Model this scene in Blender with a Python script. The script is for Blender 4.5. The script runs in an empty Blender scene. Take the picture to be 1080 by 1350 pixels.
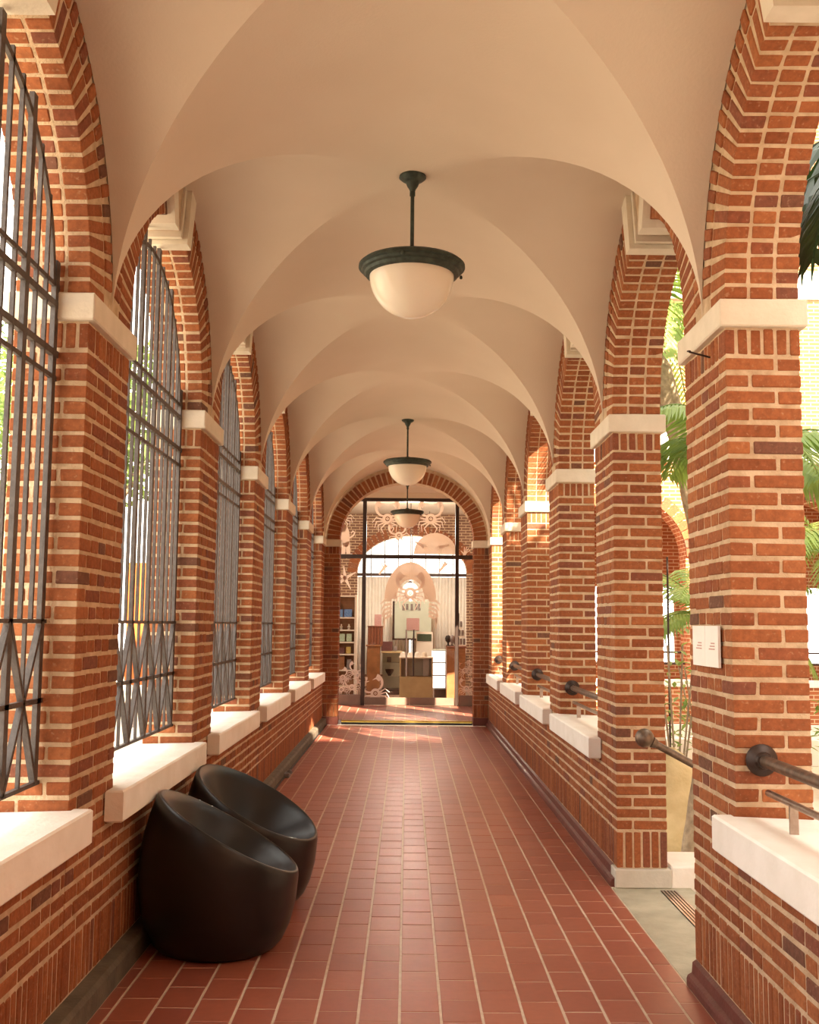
import bpy, bmesh, math, random
from mathutils import Vector, Matrix, Euler
PI = math.pi
sc = bpy.context.scene
# ------------------------------------------------------------------ camera
F_PX, PITCH, YAW, ROLL, CAM = 1400.0, 0.1056, 0.0016, 0.0091, Vector((0.01, 0.0, 1.60))
cam = bpy.data.objects.new('camera', bpy.data.cameras.new('camera'))
sc.collection.objects.link(cam)
cam.data.sensor_fit = 'VERTICAL'; cam.data.sensor_height = 24.0
cam.data.lens = 24.0 * F_PX / 1350.0
cam.data.clip_start = 0.05; cam.data.clip_end = 300
cam.location = CAM
_fw = Vector((math.sin(YAW) * math.cos(PITCH), math.cos(YAW) * math.cos(PITCH), math.sin(PITCH)))
_m = _fw.to_track_quat('-Z', 'Y').to_matrix() @ Matrix.Rotation(ROLL, 3, 'Z')
cam.rotation_euler = _m.to_euler()
sc.camera = cam
def ray(px, py):
    return _m @ Vector(((px - 540) / F_PX, -(py - 675) / F_PX, -1.0))
def at(px, py, Y):
    d = ray(px, py); return CAM + d * ((Y - CAM.y) / d.y)
# ------------------------------------------------------------------ world, sun, exposure
sc.view_settings.view_transform = 'Standard'; sc.view_settings.look = 'None'
sc.view_settings.gamma = 1.0; sc.view_settings.use_curve_mapping = False
sc.view_settings.exposure = -0.08
w = bpy.data.worlds.new('sky'); sc.world = w; w.use_nodes = True
bg = w.node_tree.nodes['Background']
bg.inputs[0].default_value = (1.0, 0.95, 0.86, 1); bg.inputs[1].default_value = 5.3
sun = bpy.data.objects.new('sun', bpy.data.lights.new('sun', 'SUN')); sc.collection.objects.link(sun)
sun.data.energy = 36.0; sun.data.color = (1.0, 0.86, 0.66); sun.data.angle = 0.012
SUN_DIR = Vector((-0.45, 0.70, -0.55))
sun.rotation_euler = SUN_DIR.to_track_quat('-Z', 'Y').to_euler(); sun.location = (12, -10, 20)

# ------------------------------------------------------------------ helpers
COL = sc.collection; W = {}
R = random.Random(7)
def link(o, parent=None, world=Vector((0, 0, 0))):
    COL.objects.link(o)
    world = Vector(world); W[o] = world
    if parent is not None:
        o.parent = parent; o.location = world - W[parent]
    else: o.location = world
    return o
def tag(o, label=None, cat=None, group=None, kind=None):
    if label: o['label'] = label
    if cat: o['category'] = cat
    if group: o['group'] = group
    if kind: o['kind'] = kind
    return o
def empty(name, loc, label=None, cat=None, group=None, kind=None):
    o = bpy.data.objects.new(name, None); o.empty_display_size = 0.1
    link(o, None, loc); return tag(o, label, cat, group, kind)
def mesh_from(name, v, f, val=None, smooth=False):
    me = bpy.data.meshes.new(name); me.from_pydata(v, [], f)
    if val is not None:
        a = me.attributes.new('bv', 'FLOAT', 'FACE'); a.data.foreach_set('value', val)
    if smooth: me.polygons.foreach_set('use_smooth', [True] * len(f))
    me.update(); return me
class MB:
    def __init__(s): s.v = []; s.f = []; s.val = []; s.c = 0.0
    def add(s, v, f, val=None):
        n = len(s.v); s.v += [tuple(p) for p in v]; s.f += [tuple(i + n for i in q) for q in f]
        s.val += [s.c if val is None else val] * len(f); return s
    def box(s, x0, x1, y0, y1, z0, z1, M=None, val=None):
        v = [Vector(p) for p in ((x0,y0,z0),(x1,y0,z0),(x1,y1,z0),(x0,y1,z0),(x0,y0,z1),(x1,y0,z1),(x1,y1,z1),(x0,y1,z1))]
        if M: v = [M @ p for p in v]
        return s.add(v, [(0,3,2,1),(4,5,6,7),(0,1,5,4),(1,2,6,5),(2,3,7,6),(3,0,4,7)], val)
    def bevbox(s, x0, x1, y0, y1, z0, z1, b=0.01, M=None, jit=0, rnd=None, val=None):
        if x1 < x0: x0, x1 = x1, x0
        v = []; idx = {}
        for i, sx in enumerate((x0, x1)):
            for j, sy in enumerate((y0, y1)):
                for k, sz in enumerate((z0, z1)):
                    ix, iy, iz = (b if i == 0 else -b), (b if j == 0 else -b), (b if k == 0 else -b)
                    dj = [(rnd.uniform(-jit, jit) if rnd else 0) for _ in range(3)]
                    for a, p in ((0, (sx, sy + iy, sz + iz)), (1, (sx + ix, sy, sz + iz)), (2, (sx + ix, sy + iy, sz))):
                        idx[(i, j, k, a)] = len(v); v.append(Vector((p[0] + dj[0], p[1] + dj[1], p[2] + dj[2])))
        f = []
        for i in (0, 1):
            q = [idx[(i,0,0,0)], idx[(i,1,0,0)], idx[(i,1,1,0)], idx[(i,0,1,0)]]; f.append(q if i else q[::-1])
            q = [idx[(0,i,0,1)], idx[(1,i,0,1)], idx[(1,i,1,1)], idx[(0,i,1,1)]]; f.append(q[::-1] if i else q)
            q = [idx[(0,0,i,2)], idx[(1,0,i,2)], idx[(1,1,i,2)], idx[(0,1,i,2)]]; f.append(q if i else q[::-1])
        for a in (0, 1):
            for c in (0, 1):
                # edges along x: corners (0,a,c),(1,a,c) between faces y and z
                q = [idx[(0,a,c,1)], idx[(1,a,c,1)], idx[(1,a,c,2)], idx[(0,a,c,2)]]; f.append(q if (a ^ c) else q[::-1])
                q = [idx[(a,0,c,0)], idx[(a,1,c,0)], idx[(a,1,c,2)], idx[(a,0,c,2)]]; f.append(q[::-1] if (a ^ c) else q)
                q = [idx[(a,c,0,0)], idx[(a,c,1,0)], idx[(a,c,1,1)], idx[(a,c,0,1)]]; f.append(q if (a ^ c) else q[::-1])
        for i in (0, 1):
            for j in (0, 1):
                for k in (0, 1):
                    q = [idx[(i,j,k,0)], idx[(i,j,k,1)], idx[(i,j,k,2)]]; f.append(q if (i + j + k) % 2 else q[::-1])
        if M: v = [M @ p for p in v]
        return s.add(v, f, val)
    def tube(s, pts, r, n=10, cap=True, val=None):
        pts = [Vector(p) for p in pts]; rs = r if isinstance(r, (list, tuple)) else [r] * len(pts)
        v = []; f = []; up = None
        for i, p in enumerate(pts):
            d = (pts[min(i + 1, len(pts) - 1)] - pts[max(i - 1, 0)]).normalized()
            if up is None: up = Vector((0, 0, 1)) if abs(d.z) < 0.9 else Vector((1, 0, 0))
            a = d.cross(up).normalized(); bb = d.cross(a).normalized(); up = -bb if False else up
            for k in range(n):
                t = 2 * PI * k / n; v.append(p + (a * math.cos(t) + bb * math.sin(t)) * rs[i])
        for i in range(len(pts) - 1):
            for k in range(n):
                f.append((i*n + k, i*n + (k+1) % n, (i+1)*n + (k+1) % n, (i+1)*n + k))
        if cap: f += [tuple(range(n))[::-1], tuple(range((len(pts)-1)*n, len(pts)*n))]
        return s.add(v, f, val)
    def lathe(s, prof, o, n=32, M=None, val=None):
        v = []; f = []; o = Vector(o)
        for r, z in prof:
            for k in range(n):
                t = 2 * PI * k / n; p = Vector((r * math.cos(t), r * math.sin(t), z))
                v.append(o + ((M @ p) if M else p))
        for i in range(len(prof) - 1):
            for k in range(n):
                f.append((i*n + k, i*n + (k+1) % n, (i+1)*n + (k+1) % n, (i+1)*n + k))
        return s.add(v, f, val)
    def prism(s, poly, fn0, fn1, val=None):
        n = len(poly); v = [fn0(p) for p in poly] + [fn1(p) for p in poly]
        f = [tuple(range(n)), tuple(range(2*n - 1, n - 1, -1))] + [(i, i + n, (i+1) % n + n, (i+1) % n) for i in range(n)]
        return s.add(v, f, val)
    def build(s, name, mat, parent=None, org=None, smooth=False, norm=True, kind=None):
        org = Vector(org) if org is not None else (W[parent] if parent is not None else Vector((0, 0, 0)))
        me = mesh_from(name, [(Vector(p) - org) for p in s.v], s.f, s.val, smooth)
        if norm:
            bm = bmesh.new(); bm.from_mesh(me); bmesh.ops.recalc_face_normals(bm, faces=bm.faces); bm.to_mesh(me); bm.free()
        me.materials.append(mat)
        if smooth and hasattr(me, 'set_sharp_from_angle'): me.set_sharp_from_angle(angle=math.radians(40))
        o = bpy.data.objects.new(name, me); link(o, parent, org)
        if kind: o['kind'] = kind
        return o

# ------------------------------------------------------------------ materials
def new_mat(name, rough=0.8, metal=0.0, spec=0.5):
    m = bpy.data.materials.new(name); m.use_nodes = True
    nt = m.node_tree; b = nt.nodes['Principled BSDF']
    b.inputs['Roughness'].default_value = rough; b.inputs['Metallic'].default_value = metal
    b.inputs['Specular IOR Level'].default_value = spec
    return m, nt, b
def N(nt, t, **k):
    n = nt.nodes.new(t)
    for a, v in k.items(): setattr(n, a, v)
    return n
def ramp(nt, stops):
    r = N(nt, 'ShaderNodeValToRGB'); e = r.color_ramp.elements
    while len(e) < len(stops): e.new(0.5)
    for i, (p, c) in enumerate(stops): e[i].position = p; e[i].color = (*c, 1)
    return r
def lin(r, g, b):
    f = lambda c: (c / 255 / 12.92) if c / 255 <= 0.04045 else ((c / 255 + 0.055) / 1.055) ** 2.4
    return (f(r), f(g), f(b))
def noisy(name, c0, c1, scale=8, rough=0.8, metal=0.0, bump=0.15, bscale=60, spec=0.4, detail=5, dist=0.01):
    m, nt, b = new_mat(name, rough, metal, spec)
    tc = N(nt, 'ShaderNodeNewGeometry'); n1 = N(nt, 'ShaderNodeTexNoise'); n1.inputs['Scale'].default_value = scale
    n1.inputs['Detail'].default_value = detail
    nt.links.new(tc.outputs['Position'], n1.inputs['Vector'])
    r = ramp(nt, [(0.3, c0), (0.7, c1)]); nt.links.new(n1.outputs['Fac'], r.inputs[0]); nt.links.new(r.outputs[0], b.inputs['Base Color'])
    if bump:
        n2 = N(nt, 'ShaderNodeTexNoise'); n2.inputs['Scale'].default_value = bscale; n2.inputs['Detail'].default_value = 6
        nt.links.new(tc.outputs['Position'], n2.inputs['Vector'])
        bp = N(nt, 'ShaderNodeBump'); bp.inputs['Strength'].default_value = bump; bp.inputs['Distance'].default_value = dist
        nt.links.new(n2.outputs['Fac'], bp.inputs['Height']); nt.links.new(bp.outputs[0], b.inputs['Normal'])
    return m
def piece_mat(name, stops, rough, spec, grain=(30, 0.35), stain=None, bump=0.4):
    """each brick / tile takes its own tone from the object's random number plus the face value bv"""
    m, nt, b = new_mat(name, rough, 0, spec)
    oi = N(nt, 'ShaderNodeObjectInfo'); at_ = N(nt, 'ShaderNodeAttribute'); at_.attribute_name = 'bv'
    ad = N(nt, 'ShaderNodeMath', operation='ADD'); nt.links.new(oi.outputs['Random'], ad.inputs[0]); nt.links.new(at_.outputs['Fac'], ad.inputs[1])
    fr = N(nt, 'ShaderNodeMath', operation='FRACT'); nt.links.new(ad.outputs[0], fr.inputs[0])
    rp = ramp(nt, stops); rp.color_ramp.interpolation = 'LINEAR'; nt.links.new(fr.outputs[0], rp.inputs[0])
    g = N(nt, 'ShaderNodeNewGeometry')
    n1 = N(nt, 'ShaderNodeTexNoise'); n1.inputs['Scale'].default_value = grain[0]; n1.inputs['Detail'].default_value = 6; n1.inputs['Roughness'].default_value = 0.65
    nt.links.new(g.outputs['Position'], n1.inputs['Vector'])
    r2 = ramp(nt, [(0.3, (1 - grain[1],) * 3), (0.72, (1 + 0.0,) * 3)]); nt.links.new(n1.outputs['Fac'], r2.inputs[0])
    mx = N(nt, 'ShaderNodeMix', data_type='RGBA', blend_type='MULTIPLY'); mx.inputs[0].default_value = 1
    nt.links.new(rp.outputs[0], mx.inputs[6]); nt.links.new(r2.outputs[0], mx.inputs[7]); out = mx.outputs[2]
    if stain:
        n3 = N(nt, 'ShaderNodeTexNoise'); n3.inputs['Scale'].default_value = 55; n3.inputs['Detail'].default_value = 3
        nt.links.new(g.outputs['Position'], n3.inputs['Vector'])
        r3 = ramp(nt, [(0.60, (0, 0, 0)), (0.74, (1, 1, 1))]); nt.links.new(n3.outputs['Fac'], r3.inputs[0])
        sm = N(nt, 'ShaderNodeMath', operation='MULTIPLY'); sm.inputs[1].default_value = 0.22; nt.links.new(r3.outputs[0], sm.inputs[0])
        m3 = N(nt, 'ShaderNodeMix', data_type='RGBA'); nt.links.new(sm.outputs[0], m3.inputs[0])
        nt.links.new(out, m3.inputs[6]); m3.inputs[7].default_value = (*stain, 1); out = m3.outputs[2]
    nt.links.new(out, b.inputs['Base Color'])
    bp = N(nt, 'ShaderNodeBump'); bp.inputs['Strength'].default_value = bump; bp.inputs['Distance'].default_value = 0.004
    nt.links.new(n1.outputs['Fac'], bp.inputs['Height']); nt.links.new(bp.outputs[0], b.inputs['Normal'])
    return m
M = {}
MORT = lin(214, 186, 152)
M['brick'] = piece_mat('brick', [(0.0, lin(156, 90, 54)), (0.30, lin(172, 103, 63)), (0.52, lin(147, 83, 50)), (0.72, lin(180, 111, 68)), (0.86, lin(150, 86, 58)), (0.955, lin(138, 84, 64)), (0.985, lin(118, 84, 66)), (1.0, lin(146, 84, 54))], 0.88, 0.25, (38, 0.40), MORT)
M['mortar'] = noisy('mortar', lin(182, 154, 122), lin(214, 188, 156), 14, 0.95, 0, 0.8, 90, 0.2)
M['tile'] = piece_mat('floor_tile', [(0.0, lin(152, 84, 66)), (0.3, lin(160, 90, 70)), (0.6, lin(146, 78, 61)), (0.85, lin(162, 92, 70)), (1.0, lin(150, 82, 64))], 0.38, 0.45, (22, 0.14), None, 0.10)
M['grout'] = noisy('grout', lin(188, 166, 144), lin(204, 184, 162), 20, 0.9, 0, 0.3, 120, 0.2)
M['plaster'] = noisy('vault_plaster', lin(210, 192, 170), lin(216, 199, 178), 1.3, 0.85, 0, 0.12, 70, 0.25)
M['white_stone'] = noisy('white_painted_stone', lin(236, 230, 218), lin(246, 241, 232), 6, 0.7, 0, 0.3, 40, 0.35)
M['impost'] = noisy('cream_impost', lin(214, 202, 180), lin(226, 214, 194), 9, 0.75, 0, 0.3, 60, 0.3)
M['base_l'] = noisy('concrete_base', lin(86, 78, 66), lin(112, 100, 84), 9, 0.8, 0, 0.4, 50, 0.3)
M['base_r'] = noisy('maroon_base_tile', lin(96, 52, 44), lin(112, 62, 52), 9, 0.45, 0, 0.2, 50, 0.4)
M['concrete'] = noisy('landing_concrete', lin(156, 150, 130), lin(186, 180, 158), 5, 0.85, 0, 0.4, 50, 0.3)
M['iron'] = noisy('grey_painted_iron', lin(74, 66, 62), lin(92, 84, 80), 30, 0.55, 0.3, 0.2, 120, 0.5)
M['bronze'] = noisy('bronze', lin(96, 82, 70), lin(130, 110, 94), 30, 0.42, 0.7, 0.1, 120, 0.5)
M['steel'] = noisy('brushed_steel', lin(150, 132, 118), lin(176, 160, 146), 30, 0.32, 0.85, 0.05, 120, 0.5)
M['verdigris'] = noisy('dark_verdigris', lin(44, 50, 44), lin(70, 80, 70), 28, 0.55, 0.4, 0.2, 120, 0.5)
M['black'] = noisy('black_moulded_resin', lin(9, 7, 8), lin(14, 10, 11), 14, 0.36, 0, 0.04, 160, 0.5, dist=0.002)
M['dark_frame'] = noisy('dark_bronze_frame', lin(52, 38, 32), lin(64, 48, 40), 12, 0.45, 0.4, 0.05, 100, 0.5)
M['wood'] = noisy('brown_wood', lin(128, 82, 46), lin(156, 104, 62), 7, 0.5, 0, 0.1, 40, 0.4)
M['pale_wood'] = noisy('pale_wood', lin(176, 152, 108), lin(192, 168, 124), 7, 0.5, 0, 0.1, 40, 0.4)
M['red_wood'] = noisy('carved_red_wood', lin(110, 60, 40), lin(138, 80, 54), 30, 0.5, 0, 0.3, 60, 0.4)
M['cream'] = noisy('cream_paint', lin(222, 208, 190), lin(232, 220, 204), 4, 0.6, 0, 0.05, 60, 0.3)
M['cloth'] = noisy('sheer_curtain', lin(232, 226, 214), lin(240, 234, 224), 8, 0.9, 0, 0.1, 60, 0.1)
M['paper'] = noisy('white_paper', lin(240, 234, 226), lin(246, 240, 232), 8, 0.8, 0, 0.0, 60, 0.2)
M['ink'] = noisy('pink_grey_ink', lin(196, 160, 150), lin(206, 170, 160), 8, 0.8, 0, 0.0, 60, 0.2)
M['brass'] = noisy('brass_strip', lin(190, 160, 70), lin(214, 184, 96), 12, 0.3, 0.8, 0.05, 60, 0.5)
M['dark'] = noisy('black_rubber', lin(34, 28, 26), lin(44, 38, 34), 12, 0.6, 0, 0.1, 60, 0.3)
M['grey'] = noisy('grey_goods', lin(110, 100, 98), lin(150, 140, 136), 20, 0.7, 0, 0.1, 60, 0.3)
M['blue'] = noisy('blue_boxes', lin(70, 110, 170), lin(120, 160, 210), 30, 0.6, 0, 0, 60, 0.3)
M['green_box'] = noisy('pale_green_boxes', lin(150, 180, 150), lin(200, 212, 190), 40, 0.6, 0, 0, 60, 0.3)
M['yellow'] = noisy('yellow_goods', lin(190, 160, 70), lin(210, 190, 120), 40, 0.6, 0, 0, 60, 0.3)
M['plum'] = noisy('plum_goods', lin(84, 50, 52), lin(110, 70, 66), 20, 0.6, 0, 0, 60, 0.3)
M['rose'] = noisy('rose_print', lin(170, 110, 110), lin(200, 170, 160), 50, 0.6, 0, 0, 60, 0.3)
M['board'] = noisy('pale_green_board', lin(196, 204, 184), lin(206, 212, 194), 4, 0.6, 0, 0, 60, 0.3)
M['dark_green'] = noisy('dark_green_card', lin(40, 60, 44), lin(56, 76, 56), 10, 0.6, 0, 0, 60, 0.3)
M['orange'] = noisy('orange_paint', lin(186, 84, 34), lin(196, 94, 40), 3, 0.7, 0, 0.1, 60, 0.3)
M['ground'] = noisy('pale_paving', lin(196, 186, 168), lin(214, 204, 186), 2, 0.9, 0, 0.3, 30, 0.2)
M['rock'] = noisy('tan_rock', lin(182, 162, 120), lin(206, 188, 146), 6, 0.9, 0, 0.8, 40, 0.2)
M['bark'] = noisy('palm_bark', lin(120, 104, 84), lin(160, 142, 116), 18, 0.9, 0, 0.8, 40, 0.2)
M['roof'] = noisy('roof_slab', lin(150, 120, 96), lin(160, 130, 106), 4, 0.9, 0, 0.1, 30, 0.2)
M['shop_floor'] = noisy('shop_floor', lin(150, 120, 104), lin(164, 134, 116), 4, 0.35, 0, 0.05, 30, 0.5)
def leaf_mat(name, c0, c1):
    m, nt, b = new_mat(name, 0.45, 0, 0.4)
    g = N(nt, 'ShaderNodeNewGeometry'); n1 = N(nt, 'ShaderNodeTexNoise'); n1.inputs['Scale'].default_value = 5
    nt.links.new(g.outputs['Position'], n1.inputs['Vector']); r = ramp(nt, [(0.3, c0), (0.7, c1)])
    nt.links.new(n1.outputs['Fac'], r.inputs[0]); nt.links.new(r.outputs[0], b.inputs['Base Color'])
    t = N(nt, 'ShaderNodeBsdfTranslucent'); nt.links.new(r.outputs[0], t.inputs[0])
    mx = N(nt, 'ShaderNodeMixShader'); mx.inputs[0].default_value = 0.35
    nt.links.new(b.outputs[0], mx.inputs[1]); nt.links.new(t.outputs[0], mx.inputs[2])
    nt.links.new(mx.outputs[0], nt.nodes['Material Output'].inputs[0]); return m
M['leaf_dark'] = leaf_mat('dark_palm_leaf', lin(30, 46, 22), lin(46, 66, 30))
M['leaf'] = leaf_mat('green_palm_leaf', lin(96, 124, 50), lin(140, 162, 74))
M['tree_leaf'] = leaf_mat('tree_leaf', lin(84, 108, 52), lin(120, 140, 70))
def glass_mat(name, tint=(1, 1, 1), refl=0.9):
    m = bpy.data.materials.new(name); m.use_nodes = True; nt = m.node_tree; nt.nodes.clear()
    o = N(nt, 'ShaderNodeOutputMaterial'); mx = N(nt, 'ShaderNodeMixShader'); fr = N(nt, 'ShaderNodeFresnel'); fr.inputs[0].default_value = 1.5
    tr = N(nt, 'ShaderNodeBsdfTransparent'); tr.inputs[0].default_value = (*tint, 1)
    gl = N(nt, 'ShaderNodeBsdfGlossy'); gl.inputs['Roughness'].default_value = 0.0; gl.inputs[0].default_value = (refl,) * 3 + (1,)
    nt.links.new(fr.outputs[0], mx.inputs[0]); nt.links.new(tr.outputs[0], mx.inputs[1]); nt.links.new(gl.outputs[0], mx.inputs[2]); nt.links.new(mx.outputs[0], o.inputs[0]); return m
M['glass'] = glass_mat('clear_glass', (0.96, 0.95, 0.93))
def opal():
    m, nt, b = new_mat('opal_glass', 0.25, 0, 0.5)
    b.inputs['Base Color'].default_value = (*lin(240, 228, 208), 1)
    b.inputs['Subsurface Weight'].default_value = 0.35; b.inputs['Subsurface Radius'].default_value = (0.1, 0.09, 0.07); b.inputs['Subsurface Scale'].default_value = 0.3
    return m
M['opal'] = opal()
def vinyl():
    m, nt, b = new_mat('white_vinyl_film', 0.6, 0, 0.3); b.inputs['Base Color'].default_value = (*lin(246, 232, 220), 1)
    t = N(nt, 'ShaderNodeBsdfTranslucent'); t.inputs[0].default_value = (*lin(246, 226, 208), 1)
    tr = N(nt, 'ShaderNodeBsdfTransparent')
    mx = N(nt, 'ShaderNodeMixShader'); mx.inputs[0].default_value = 0.55
    m2 = N(nt, 'ShaderNodeMixShader'); m2.inputs[0].default_value = 0.12
    nt.links.new(b.outputs[0], mx.inputs[1]); nt.links.new(t.outputs[0], mx.inputs[2])
    nt.links.new(mx.outputs[0], m2.inputs[1]); nt.links.new(tr.outputs[0], m2.inputs[2])
    nt.links.new(m2.outputs[0], nt.nodes['Material Output'].inputs[0]); return m
M['vinyl'] = vinyl()
def lit(name, c, s):
    m, nt, b = new_mat(name, 0.5); b.inputs['Base Color'].default_value = (*c, 1)
    b.inputs['Emission Color'].default_value = (*c, 1); b.inputs['Emission Strength'].default_value = s; return m
M['lit_case'] = lit('lit_case_panel', (1, 0.96, 0.88), 2.2)
M['globe'] = lit('lit_globe', (1, 0.96, 0.88), 0.9)
def far_brick(nm='distant_brickwork', c1=(160, 92, 60), c2=(176, 106, 70)):
    m, nt, b = new_mat(nm, 0.9, 0, 0.2)
    g = N(nt, 'ShaderNodeNewGeometry'); sp = N(nt, 'ShaderNodeSeparateXYZ'); nt.links.new(g.outputs['Position'], sp.inputs[0])
    ad = N(nt, 'ShaderNodeMath', operation='ADD'); nt.links.new(sp.outputs[0], ad.inputs[0]); nt.links.new(sp.outputs[1], ad.inputs[1])
    cb = N(nt, 'ShaderNodeCombineXYZ'); nt.links.new(ad.outputs[0], cb.inputs[0]); nt.links.new(sp.outputs[2], cb.inputs[1])
    t = N(nt, 'ShaderNodeTexBrick'); t.inputs['Scale'].default_value = 1; t.inputs['Brick Width'].default_value = 0.2167; t.inputs['Row Height'].default_value = 0.0702
    t.inputs['Mortar Size'].default_value = 0.008; t.inputs['Color1'].default_value = (*lin(*c1), 1); t.inputs['Color2'].default_value = (*lin(*c2), 1); t.inputs['Mortar'].default_value = (*MORT, 1)
    nt.links.new(cb.outputs[0], t.inputs['Vector']); nt.links.new(t.outputs[0], b.inputs['Base Color']); return m
M['far_brick'] = far_brick()
M['shop_brick'] = far_brick('shop_brickwork', (118, 86, 70), (134, 100, 82))
M['plinth'] = noisy('grey_plinth_stone', lin(190, 184, 168), lin(208, 202, 188), 8, 0.8, 0, 0.3, 50, 0.3)
M['rail_brown'] = noisy('brown_rail', lin(112, 90, 76), lin(128, 104, 88), 6, 0.5, 0, 0.05, 60, 0.4)

# ------------------------------------------------------------------ dimensions
XW = 1.32            # inner brick face
TH = 0.325           # wall thickness
PL = 0.65            # pier length along the corridor
BAY = 2.437
Y1 = 4.32            # front of the first visible pier
ZS = 2.962           # springing (top of impost)
ZI = 2.846           # bottom of impost
RA = (BAY - PL) / 2  # arch radius
RISE = 1.20
CP = 0.0702; ZROW = 2.725; NROW = 34; ZB = ZROW - CP * NROW      # brick courses
BR = 0.012           # joint
SB, ST = 0.715, 0.855  # sill bottom and top
def pier_y(k): return Y1 + (k - 1) * BAY
def bay_c(k): return pier_y(k + 1) - (BAY - PL) / 2      # bay k lies between pier k and pier k+1

# ------------------------------------------------------------------ brick makers
_bm = {}
def brick_mesh(lx, ly, lz):
    key = (round(lx, 3), round(ly, 3), round(lz, 3))
    if key not in _bm:
        out = []
        for q in range(5):
            m = MB(); m.bevbox(-lx/2, lx/2, -ly/2, ly/2, -lz/2, lz/2, 0.0045, jit=0.0013, rnd=R, val=0.0)
            me = mesh_from('brick', m.v, m.f, m.val)
            bm = bmesh.new(); bm.from_mesh(me); bmesh.ops.recalc_face_normals(bm, faces=bm.faces); bm.to_mesh(me); bm.free()
            me.materials.append(M['brick']); out.append(me)
        _bm[key] = out
    return R.choice(_bm[key])
class Bricks:
    """routes bricks either to single objects or to one joined mesh"""
    def __init__(s, parent): s.parent = parent; s.mb = MB(); s.n = 0
    def add(s, c, size, single, rot=None):
        c = Vector(c)
        if single and s.n < 300:
            o = bpy.data.objects.new('brick', brick_mesh(*size)); s.n += 1
            j = Vector((R.uniform(-.001, .001), R.uniform(-.0018, .0018), R.uniform(-.0018, .0018)))
            link(o, s.parent, c + j)
            e = Matrix.Rotation(R.uniform(-.008, .008), 3, 'X') @ Matrix.Rotation(R.uniform(-.003, .003), 3, 'Z')
            o.rotation_euler = ((rot @ e) if rot else e).to_euler()
        else:
            lx, ly, lz = size
            Mx = Matrix.Translation(c) @ (rot.to_4x4() if rot else Matrix.Identity(4))
            s.mb.box(-lx/2, lx/2, -ly/2, ly/2, -lz/2, lz/2, Mx, R.random())
    def done(s, name='rear_brickwork'):
        if s.mb.v: s.mb.build(name, M['brick'], s.parent, norm=True, kind='stuff')
def blk(bk, s, d0, d1, y0, y1, z0, z1, single):
    g = BR / 2
    bk.add((s * (XW + (d0 + d1) / 2), (y0 + y1) / 2, (z0 + z1) / 2), (d1 - d0 - 2*g, y1 - y0 - 2*g, z1 - z0 - 2*g - (0.0055 if z1 - z0 < .08 else 0.002)), single)

SP = PL / 3; HP = SP / 2; Q = SP * .75
def soldiers(bk, s, y0, y1, z0, z1, n, single, faces=('in',)):
    p = (y1 - y0) / n
    for i in range(n): blk(bk, s, 0, HP, y0 + i*p, y0 + (i+1)*p, z0, z1, single)

def make_pier(k, s, single, label, stone_base=False):
    y0 = pier_y(k); y1 = y0 + PL
    root = empty('brick_pier', (s * (XW + TH/2), (y0 + y1)/2, 0), label, 'pier', 'brick piers along the arcade')
    core = MB(); e = 0.0098
    core.box(s*(XW + e), s*(XW + TH - e), y0 + e, y1 - e, 0, ZI + .02); core.build('mortar_core', M['mortar'], root)
    bk = Bricks(root)
    zb = 0.11
    for r in range(NROW):
        z1 = ZROW - r*CP; z0 = z1 - CP
        if r % 2 == 0:
            # jamb: stretcher on the corridor side, header outside; inner face H S S H
            for (ya, yb, sg) in ((y0, y0 + HP, True), (y1 - HP, y1, False)):
                blk(bk, s, 0, 2*HP, ya, yb, z0, z1, single); blk(bk, s, 2*HP, TH, ya, yb, z0, z1, single and sg)
            for i in range(2): blk(bk, s, 0, HP, y0 + HP + i*SP, y0 + HP + (i+1)*SP, z0, z1, single)
            for i in range(2): blk(bk, s, TH - HP, TH, y0 + HP + i*SP, y0 + HP + (i+1)*SP, z0, z1, False)
        else:
            for (ya, yb, yc, yd, sg) in ((y0, y0 + Q, y0, y0 + HP, True), (y1 - Q, y1, y1 - HP, y1, False)):
                blk(bk, s, 0, HP, ya, yb, z0, z1, single); blk(bk, s, HP, TH, yc, yd, z0, z1, single and sg)
            for i in range(3): blk(bk, s, 0, HP, y0 + Q + i*HP, y0 + Q + (i+1)*HP, z0, z1, single)
            for i in range(4): blk(bk, s, TH - HP, TH, y0 + HP + i*HP, y0 + HP + (i+1)*HP, z0, z1, False)
    # soldier course under the impost and at the foot
    for (z0, z1) in ((ZROW, ZI), (zb, ZB)):
        n = 6; p = TH / n
        for i in range(n): blk(bk, s, i*p, (i+1)*p, y0, y0 + HP, z0, z1, single)
        for i in range(n): blk(bk, s, i*p, (i+1)*p, y1 - HP, y1, z0, z1, False)
        n = 8; p = (PL - 2*HP) / n
        for i in range(n): blk(bk, s, 0, HP, y0 + HP + i*p, y0 + HP + (i+1)*p, z0, z1, single)
        for i in range(n): blk(bk, s, TH - HP, TH, y0 + HP + i*p, y0 + HP + (i+1)*p, z0, z1, False)
    bk.done()
    m = MB(); m.bevbox(s*(XW - .022), s*(XW + TH + .022), y0 - .022, y1 + .022, ZI, ZS, .006); m.build('impost', M['impost'], root)
    return root

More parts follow.
